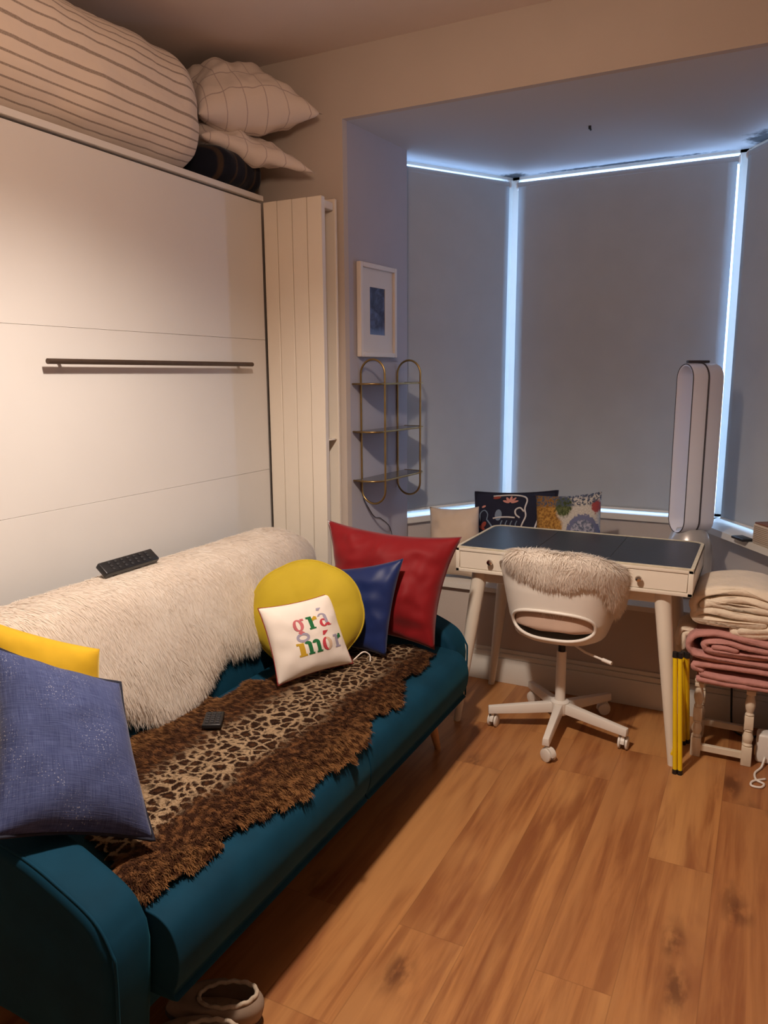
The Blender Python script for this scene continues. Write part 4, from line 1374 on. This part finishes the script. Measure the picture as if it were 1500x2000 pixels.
MB().lathe([(0.021, .125), (0.0195, .34)], 24, T(BC)).build('column', m_white, chair)
MB().lathe([(0.0145, .34), (0.0145, .40)], 20, T(BC)).build('gas_lift', m_dark, chair)
MB().lathe([(0.02, .392), (0.07, .400), (0.075, .416)], 24, T((CC.x, CC.y + .02, 0))).build('seat_plate', m_white, chair)
lv = MB().tube([(-0.66, 2.92, 0.402), (-0.56, 2.83, 0.392), (-0.47, 2.80, 0.380)], 0.0045, 8).build('lever', m_white, chair)
MB().tube([(-0.492, 2.807, 0.383), (-0.455, 2.795, 0.378)], 0.0075, 10).build('lever_tip', m_white, lv)
m_caster = mat('white_caster_plastic', (0.76, 0.71, 0.64), rough=0.4, var=0.01)
a0 = math.atan2(2.664 - BC.y, -0.661 - BC.x)
for k_ in range(5):
    a = a0 + 2 * math.pi * k_ / 5
    d = Vector((math.cos(a), math.sin(a), 0)); s_ = Vector((-d.y, d.x, 0))
    f_ = frame(BC, d, s_, Vector((0, 0, 1)))
    bm = bmesh.new()
    pts = []
    for (r_, hw_, zt, zb) in ((0.03, .020, .121, .080), (0.15, .0165, .108, .070), (0.292, .0145, .092, .062)):
        pts.append([bm.verts.new((r_, -hw_, zb)), bm.verts.new((r_, hw_, zb)), bm.verts.new((r_, hw_ * .8, zt)), bm.verts.new((r_, -hw_ * .8, zt))])
    for i in range(2):
        for j in range(4):
            bm.faces.new((pts[i][j], pts[i][(j + 1) % 4], pts[i + 1][(j + 1) % 4], pts[i + 1][j]))
    bm.faces.new(pts[0]); bm.faces.new(pts[2][::-1])
    bmesh.ops.recalc_face_normals(bm, faces=bm.faces)
    bmesh.ops.bevel(bm, geom=bm.edges[:], offset=.003, segments=2, affect='EDGES', profile=.5)
    mb = MB(); mb.bm(bm, f_)
    mb.build('base_leg', m_white, chair)
    sw = a + R(55 + 47 * k_)
    cd = Vector((math.cos(sw), math.sin(sw), 0)); ca = Vector((-cd.y, cd.x, 0))
    cp = BC + d * 0.275
    cf = frame(Vector((cp.x, cp.y, 0)) + cd * .012, cd, ca, Vector((0, 0, 1)))
    cs = MB()
    cs.lathe([(0.006, .035), (0.006, .068)], 12, T((cp.x, cp.y, 0)))
    for i_ in range(9):
        pass
    hood = [(0.029 * math.cos(R(t)), 0.026 + 0.029 * math.sin(R(t))) for t in range(-5, 186, 15)] + [(-.020, .026), (.020, .026)]
    hv = [cf @ Vector((x, y_, z)) for y_ in (-.0075, .0075) for x, z in hood]
    hn = len(hood)
    cs.add(hv, [tuple(range(hn)), tuple(range(hn, 2 * hn))[::-1]] + [(i, (i + 1) % hn, hn + (i + 1) % hn, hn + i) for i in range(hn)])
    c_o = cs.build('caster', m_caster, chair)
    for sg in (-1, 1):
        wm = cf @ Matrix.Translation((0, sg * .0085 if sg > 0 else -.0085 - .011, .0255)) @ Matrix.Rotation(R(-90), 4, 'X')
        MB().lathe([(0.021, 0), (0.0255, .002), (0.0255, .009), (0.021, .011)], 24, wm).build('wheel', m_caster, c_o)

# small sheepskin over the top of the chair back
def chair_fur_surf(s, t):
    """s: angle from the back, t: arc over the rim; t<0 outside, t>0 inside"""
    zr = zmax(s)
    if t < -0.02:
        p = shell_pt(s, zr + t + .02, .006); q = shell_pt(s, zr + t + .02, .5)
    elif t > 0.02:
        p = shell_pt(s, zr - t + .02, -.012); q = shell_pt(s, zr - t + .02, -.05)
    else:
        f_ = (t + .02) / .04
        p = shell_pt(s, zr, .006 - .018 * f_) + Vector((0, 0, .012 * math.sin(math.pi * f_)))
        q = p + (shell_pt(s, zr, .3) - shell_pt(s, zr, 0)) * math.cos(math.pi * f_) + Vector((0, 0, .3 * math.sin(math.pi * f_)))
    n = (q - p).normalized()
    return tuple(p), tuple(n)
cf_poly = [(-0.62, -0.03), (-0.50, -0.055), (-0.3, -0.075), (-0.05, -0.10), (0.15, -0.11), (0.32, -0.085), (0.5, -0.075), (0.75, -0.10), (1.0, -0.14), (1.3, -0.16), (1.5, -0.13), (1.62, -0.02), (1.55, 0.08), (1.2, .14), (0.6, 0.2), (0, .22), (-.5, .18), (-.7, .06)]
FV, FF, FN, FST = hide_patch(cf_poly, 0.02, chair_fur_surf, 0.018)
def cf_comb(P, N_, S):
    d = np.zeros_like(P)
    d[:, 2] = -0.9
    d[:, 0] = np.clip(S[:, 0], -1, 1) * .6
    return d
fur_object('sheepskin_cover', FV, FF, FN, FST, 30000, 0.036, 0.0024, 0.91, cf_comb, m_sheep,
           'small cream sheepskin over the back of the white desk chair', 'throw', (CC.x, CC.y - .2, 0.80), clump=0.7, droop=0.3)

# ------------------------------------------------------------------ tower fan
fan = empty('tower_fan', (-0.275, 3.60, SEAT_Z), 'tall white bladeless tower fan behind the right end of the desk', 'fan')
m_fan = mat('fan_daylight_tinted_white', (0.78, 0.79, 0.88), rough=0.35, var=0.01)  # white plastic; the blue of the daylight is mixed into its base colour
m_silver = mat('fan_silver_plastic', (0.50, 0.48, 0.47), rough=0.3, metal=0.35, var=0.03, vscale=5)
m_seam = mat('dark_grey_seam', (0.05, 0.045, 0.055), rough=0.5, var=0.03)
fn = Vector((-0.80, -0.60, 0)).normalized()
fx = Vector((-fn.y, fn.x, 0))
ff = frame(Vector((-0.275, 3.60, 0)), fx, -fn, Vector((0, 0, 1)))      # local x across, y back, z up
FZ0, FZ1 = 0.745, 1.492
def track(hw_, inset=0.0):
    return loop_pts(0, (FZ0 + FZ1) / 2, hw_, (FZ1 - FZ0) / 2 - inset, 16)
HWF = 0.066
rings = [(HWF - .009, .009, -.070), (HWF - .002, .002, -.072), (HWF, 0, -.066), (HWF, 0, .06), (HWF - .006, .006, .074), (HWF - .014, .014, .074), (HWF - .016, .016, .05), (HWF - .016, .016, -.05)]
V, F = [], []
for hw_, ins, yy_ in rings:
    V += [ff @ Vector((x, yy_, z)) for x, z in track(hw_, ins)]
nl = len(track(HWF))
for i in range(len(rings)):
    i2 = (i + 1) % len(rings)
    for j in range(nl):
        j2 = (j + 1) % nl
        F.append((i * nl + j, i * nl + j2, i2 * nl + j2, i2 * nl + j))
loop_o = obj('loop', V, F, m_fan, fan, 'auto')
MB().tube([ff @ Vector((x, -.0705, z)) for x, z in track(HWF - .003, .003)], 0.0024, 6, closed=True).build('front_seam', m_seam, loop_o, True)
MB().tube([ff @ Vector((x, .0, z)) for x, z in track(HWF + .0005, -.0005)], 0.0038, 6, closed=True).build('middle_seam', m_seam, loop_o, True)
MB().lathe([(0.098, SEAT_Z), (0.1, SEAT_Z + .012), (0.1, SEAT_Z + .20), (0.094, SEAT_Z + .235), (0.075, SEAT_Z + .285), (0.055, SEAT_Z + .305)], 40, T((-0.275, 3.60, 0))).build('base', m_silver, fan)
MB().box((-0.012, -.065, FZ1 + .001), (0.012, .035, FZ1 + .013), 0.004, 2, ff).build('magnetic_remote', m_seam, fan)

# ------------------------------------------------------------------ things on the right sill
rdv = frame(Vector((0.035, 3.50, SILL_Z)), uR.copy(), nR * -1, Vector((0, 0, 1)))
radio = empty('radio', (0.035, 3.50, SILL_Z), 'small cream box radio with ribbed front on the right window sill', 'radio')
m_radio = mat('cream_plastic', (0.62, 0.52, 0.42), rough=0.5, var=0.03)
MB().box((-0.05, -.035, 0), (0.13, .035, .085), 0.006, 3, rdv).build('case', m_radio, radio)
MB().box((-0.046, -.032, .085), (0.126, .032, .092), 0.003, 2, rdv).build('top_panel', mat('brown_wood_veneer', (0.22, 0.08, 0.04), rough=0.5, var=0.15, vscale=30), radio)
gr = MB()
for i in range(9):
    gr.box((-0.04, -.0375, .012 + .0078 * i), (0.10, -.0345, .0155 + .0078 * i), 0.0008, 1, rdv)
gr.build('grille', mat('tan_ribs', (0.42, 0.32, 0.24), rough=0.6, var=0.05), radio)
ph = MB().box((-0.075, -.045, 0), (0.015, .01, .012), 0.004, 2, frame(Vector((-0.028, 3.555, SILL_Z)), uR.copy(), nR * -1, Vector((0, 0, 1)))).build('phone', m_dark, None, loc=(-0.03, 3.555, SILL_Z))
tag(ph, 'flat black handset lying on the right sill beside the cream radio', 'phone')

# ------------------------------------------------------------------ footstool with blankets
stool = empty('footstool', (-0.07, 3.05, 0), 'low cream footstool with turned legs under the folded blankets', 'stool')
SX0, SX1, SY0, SY1, SH = -0.155, 0.022, 2.965, 3.14, 0.315
m_stool = mat('cream_chalk_paint', (0.70, 0.60, 0.46), rough=0.6, var=0.08, vscale=18)
MB().box((SX0 - .018, SY0 - .016, SH - .018), (SX1 + .018, SY1 + .018, SH), 0.006, 2).build('seat', m_stool, stool)
for x in (SX0, SX1):
    for y in (SY0, SY1):
        lg = MB()
        lg.box((x - .018, y - .018, 0), (x + .018, y + .018, .075), .003, 2)
        lg.lathe([(0.012, .073), (0.018, .080), (0.013, .088), (0.018, .100), (0.019, .112), (0.012, .132), (0.016, .138), (0.012, .144)], 20, T((x, y, 0)))
        lg.box((x - .016, y - .016, .143), (x + .016, y + .016, .195), .004, 2)
        lg.lathe([(0.012, .193), (0.016, .200), (0.011, .207), (0.017, .228), (0.018, .24), (0.012, .275), (0.016, .282)], 20, T((x, y, 0)))
        lg.box((x - .016, y - .016, .279), (x + .016, y + .016, .295), .003, 2)
        lg.v = [(vx, vy, vz * (SH - .018) / .295) for vx, vy, vz in lg.v]
        lg.build('leg', m_stool, stool)
for a, b in (((SX0 + .016, SY0 - .009, .022), (SX1 - .016, SY0 + .009, .048)), ((SX0 + .016, SY1 - .009, .05), (SX1 - .016, SY1 + .009, .076)), ((SX0 - .009, SY0 + .016, .03), (SX0 + .009, SY1 - .016, .055)), ((SX1 - .009, SY0 + .016, .03), (SX1 + .009, SY1 - .016, .055))):
    MB().box(a, b, .002, 1).build('stretcher', m_stool, stool)

def ribbon(paths, th, y0, y1, m, name, label, cat, loc, seed=0.0, ny=14):
    """folded cloth: thick strips following paths in the xz plane, running back in y"""
    V, F = [], []
    for path in paths:
        p = [np.array(q) - np.array((0, .012)) for q in spline(path, 8)]
        k_ = len(p)
        nrm = []
        for i in range(k_):
            d = p[min(i + 1, k_ - 1)] - p[max(i - 1, 0)]
            d /= np.linalg.norm(d) + 1e-9
            nrm.append(np.array((-d[1], d[0])))
        out = [p[i] + nrm[i] * th / 2 for i in range(k_)]
        d = p[-1] - p[-2]; d /= np.linalg.norm(d)
        out += [p[-1] + nrm[-1] * th / 2 * math.cos(a) + d * th / 2 * math.sin(a) for a in np.linspace(.5, math.pi - .5, 4)]
        out += [p[i] - nrm[i] * th / 2 for i in range(k_ - 1, -1, -1)]
        d = p[0] - p[1]; d /= np.linalg.norm(d)
        out += [p[0] - nrm[0] * th / 2 * math.cos(a) + d * th / 2 * math.sin(a) for a in np.linspace(.5, math.pi - .5, 4)]
        n = len(out)
        b = len(V)
        c = np.mean(out, axis=0)
        for iy in range(ny + 1):
            t = iy / ny
            y = y0 + (y1 - y0) * t
            e = min(t, 1 - t)
            sh_ = 1 - 0.10 * max(0, 1 - e * 12) ** 2
            for i, q in enumerate(out):
                src = p[min(i, k_ - 1)] if i < k_ + 4 else p[max(0, 2 * k_ + 3 - i)]
                x, z = src + (q - src) * (1 - 0.35 * max(0, 1 - e * 14) ** 2)
                w_ = 0.006 * nz((x, y, z), 9, seed) + .003 * nz((x, y, z), 25, seed)
                V.append((x + w_, y + 0.012 * nz((x, z, 0), 8, seed + 4), z + w_ * .7))
        for iy in range(ny):
            for i in range(n):
                i2 = (i + 1) % n
                F.append((b + iy * n + i, b + (iy + 1) * n + i, b + (iy + 1) * n + i2, b + iy * n + i2))
        F.append(tuple(b + i for i in range(n))); F.append(tuple(b + ny * n + i for i in range(n))[::-1])
    o = obj(name, V, F, m, None, True, loc=loc)
    return tag(o, label, cat)
m_pink = mat('dusty_pink_fleece', (0.52, 0.25, 0.22), rough=0.95, var=0.1, vscale=30, sheen=0.25, bump=0.5, bscale=110, spec=0.1)
m_wool = mat('ivory_fleece', (0.80, 0.68, 0.53), rough=0.95, var=0.05, vscale=20, sheen=0.2, bump=0.5, bscale=90, spec=0.1)
ribbon([[(0.12, .341), (0.02, .340), (-.08, .341), (-.16, .343)], [(0.13, .362), (0.0, .358), (-.10, .360), (-.15, .366)],
        [(0.135, .408), (0.02, .404), (-.10, .402), (-.165, .400), (-.178, .388), (-.150, .378)],
        [(0.14, .498), (0.05, .506), (-.08, .523), (-.165, .515), (-.197, .485), (-.190, .452), (-.14, .433), (-.02, .428), (0.09, .432), (0.135, .438)],
        [(0.09, .480), (0.0, .486), (-.08, .497), (-.135, .490), (-.147, .473), (-.12, .457), (-.02, .452), (.05, .458), (.085, .466)],
        [(-.04, .470), (-.08, .474), (-.115, .474)]],
       0.0245, 2.895, 3.20, m_pink, 'pink_blanket', 'dusty pink fleece blanket folded in a roll on the footstool, beneath the ivory one', 'blanket', (-.05, 3.06, .346), 1.0)
ribbon([[(0.10, .592), (0.0, .598), (-.08, .602), (-.15, .606), (-.185, .592), (-.175, .572), (-.10, .566), (-.02, .568), (.04, .575)],
        [(-.185, .600), (-.192, .632), (-.16, .668), (-.08, .688), (0.0, .688), (.08, .668), (.125, .625), (.125, .590), (.10, .566), (.04, .552), (-.03, .547)],
        [(-.16, .625), (-.08, .655), (.0, .660), (.07, .64)], [(-.15, .635), (-.05, .63), (.06, .625), (.10, .61)],
        [(.10, .553), (.03, .536), (-.05, .540)]],
       0.034, 2.905, 3.20, m_wool, 'ivory_blanket', 'thick ivory fleece blanket folded on top of the pink one', 'blanket', (-.04, 3.06, .55), 6.0)
ribbon([[(-.18, .505), (-.21, .515), (-.235, .505), (-.243, .48), (-.238, .455)], [(-.205, .498), (-.222, .485), (-.222, .44)]],
       0.026, 2.95, 3.12, m_wool, 'cream_cloth', 'small cream cloth hanging beside the pink blanket above the yellow frame', 'cloth', (-.22, 3.03, .46), 3.0, ny=8)

# folded yellow frame
yf = empty('folded_stool', (-0.215, 2.9, 0), 'thin yellow tubular stool frame folded flat, between the desk leg and footstool', 'folding stool')
for x0, y0, x1, y1, h in ((-0.234, 2.782, -0.209, 2.778, 0.465), (-0.2165, 2.782, -0.1915, 2.778, 0.465), (-0.216, 2.90, -0.203, 3.03, 0.43), (-0.201, 2.89, -0.190, 3.05, 0.43)):
    lg = MB().tube([(x1, y1, 0.014), (x0, y0, h - .014)], 0.0082, 12).build('tube_leg', m_yellowpaint, yf)
    MB().tube([(x1, y1, 0.0), (x1, y1, 0.018)], 0.0094, 12).build('end_cap', m_dark, lg)
    MB().tube([(x0, y0, h - .020), (x0, y0, h)], 0.0094, 12).build('end_cap', m_dark, lg)
for z in (0.07, 0.40):
    MB().tube([(-0.223, 2.785, z), (-0.212, 2.93 + (.1 if z < .2 else 0), z)], 0.006, 10).build('cross_bar', m_yellowpaint, yf)

# white adapter and cable, cable under the stool
pb = empty('power_adapter', (0.085, 3.03, 0), 'white power adapter standing on the floor at the right edge, trailing cable', 'power adapter')
MB().box((0.052, 2.995, 0.0), (0.125, 3.06, 0.115), 0.012, 4).build('body', m_white, pb)
cab = spline([(0.085, 2.99, .03), (0.075, 2.95, .008), (0.055, 2.90, .005), (0.06, 2.85, .005), (0.085, 2.83, .005), (0.075, 2.80, .005), (0.045, 2.80, .005), (0.05, 2.835, .005), (0.09, 2.87, .005)], 8)
MB().tube(cab, 0.0042, 8).build('cable', m_white, pb, True)
c2 = spline([(-0.06, SEAT_Y - .022, .30), (-0.05, SEAT_Y - .024, .15), (-0.04, 3.27, .02), (-0.02, 3.22, .006), (0.02, 3.20, .006), (0.06, 3.22, .006)], 8)
tag(MB().tube(c2, 0.004, 8).build('black_cable', m_dark, None, True, loc=(-0.05, 3.28, 0)), 'black cable running down the wall behind the footstool', 'cable')

# ------------------------------------------------------------------ slippers
m_slip = mat('taupe_suede', (0.30, 0.22, 0.16), rough=0.9, var=0.12, vscale=20)
m_slipfl = mat('tan_fleece_lining', (0.50, 0.40, 0.30), rough=0.95, var=0.15, vscale=60, bump=0.5, bscale=150)
m_slipsole = mat('dark_rubber_sole', (0.05, 0.035, 0.03), rough=0.8, var=0.05)
def slipper(c, ang, label):
    f_ = frame(Vector((c[0], c[1], 0)), Vector((math.cos(ang), math.sin(ang), 0)), Vector((-math.sin(ang), math.cos(ang), 0)), Vector((0, 0, 1)))
    root = empty('slipper', (c[0], c[1], 0), label, 'slipper', 'pair of slippers by the sofa')
    def outline(t, k_=1.0):
        x = 0.115 * math.cos(t)
        w_ = 0.043 + 0.008 * math.cos(t + .3)
        return Vector((x * k_, w_ * math.sin(t) * k_, 0))
    n = 48
    V, F = [], []
    for z, k_ in ((0, .96), (.003, 1.0), (.015, 1.0), (.018, .97)):
        V += [f_ @ (outline(2 * math.pi * i / n, k_) + Vector((0, 0, z))) for i in range(n)]
    for r_ in range(3):
        for i in range(n):
            j = (i + 1) % n
            F.append((r_ * n + i, r_ * n + j, (r_ + 1) * n + j, (r_ + 1) * n + i))
    F.append(tuple(range(n))[::-1]); F.append(tuple(3 * n + i for i in range(n)))
    obj('sole', V, F, m_slipsole, root, 'auto')
    # upper: wall from the sole up to the collar, toe closed over (heel at +x)
    V, F = [], []
    rows = 9
    def coll(t):
        # collar: an oval opening over the heel half
        return Vector((0.038 + 0.068 * math.cos(t), 0.038 * math.sin(t), 0.066 + 0.010 * math.cos(t)))
    for r_ in range(rows + 1):
        q = r_ / rows
        for i in range(n):
            t = 2 * math.pi * i / n
            a = outline(t, 0.99) + Vector((0, 0, .016)); b = coll(t)
            p = a.lerp(b, q)
            bulge = math.sin(math.pi * q) * .012
            p += Vector((math.cos(t) * bulge, math.sin(t) * bulge, bulge * .5 + (0.012 * math.sin(math.pi * q) if t > 1.6 and t < 4.7 else 0)))
            V.append(f_ @ p)
    for r_ in range(rows):
        for i in range(n):
            j = (i + 1) % n
            F.append((r_ * n + i, r_ * n + j, (r_ + 1) * n + j, (r_ + 1) * n + i))
    up = obj('upper', V, F, m_slip, root)
    sd = up.modifiers.new('thickness', 'SOLIDIFY'); sd.thickness = 0.004; sd.offset = -1
    lin = MB().tube([f_ @ (coll(2 * math.pi * i / n) + Vector((0, 0, .001 + .002 * math.sin(i * 1.7)))) for i in range(n)], 0.0050, 8, closed=True)
    lin.build('fleece_trim', m_slipfl, root, True)
    V = [f_ @ (outline(2 * math.pi * i / n, 0.93) + Vector((0, 0, .020))) for i in range(n)] + [f_ @ Vector((0, 0, .021))]
    obj('insole', V, [(i, (i + 1) % n, n) for i in range(n)], m_slipfl, root)
slipper((-1.035, 1.165), R(18), 'taupe fleece-lined slipper nearer the sofa, its opening in view')
slipper((-1.005, 1.065), R(14), 'taupe fleece-lined slipper cut off by the lower picture edge')
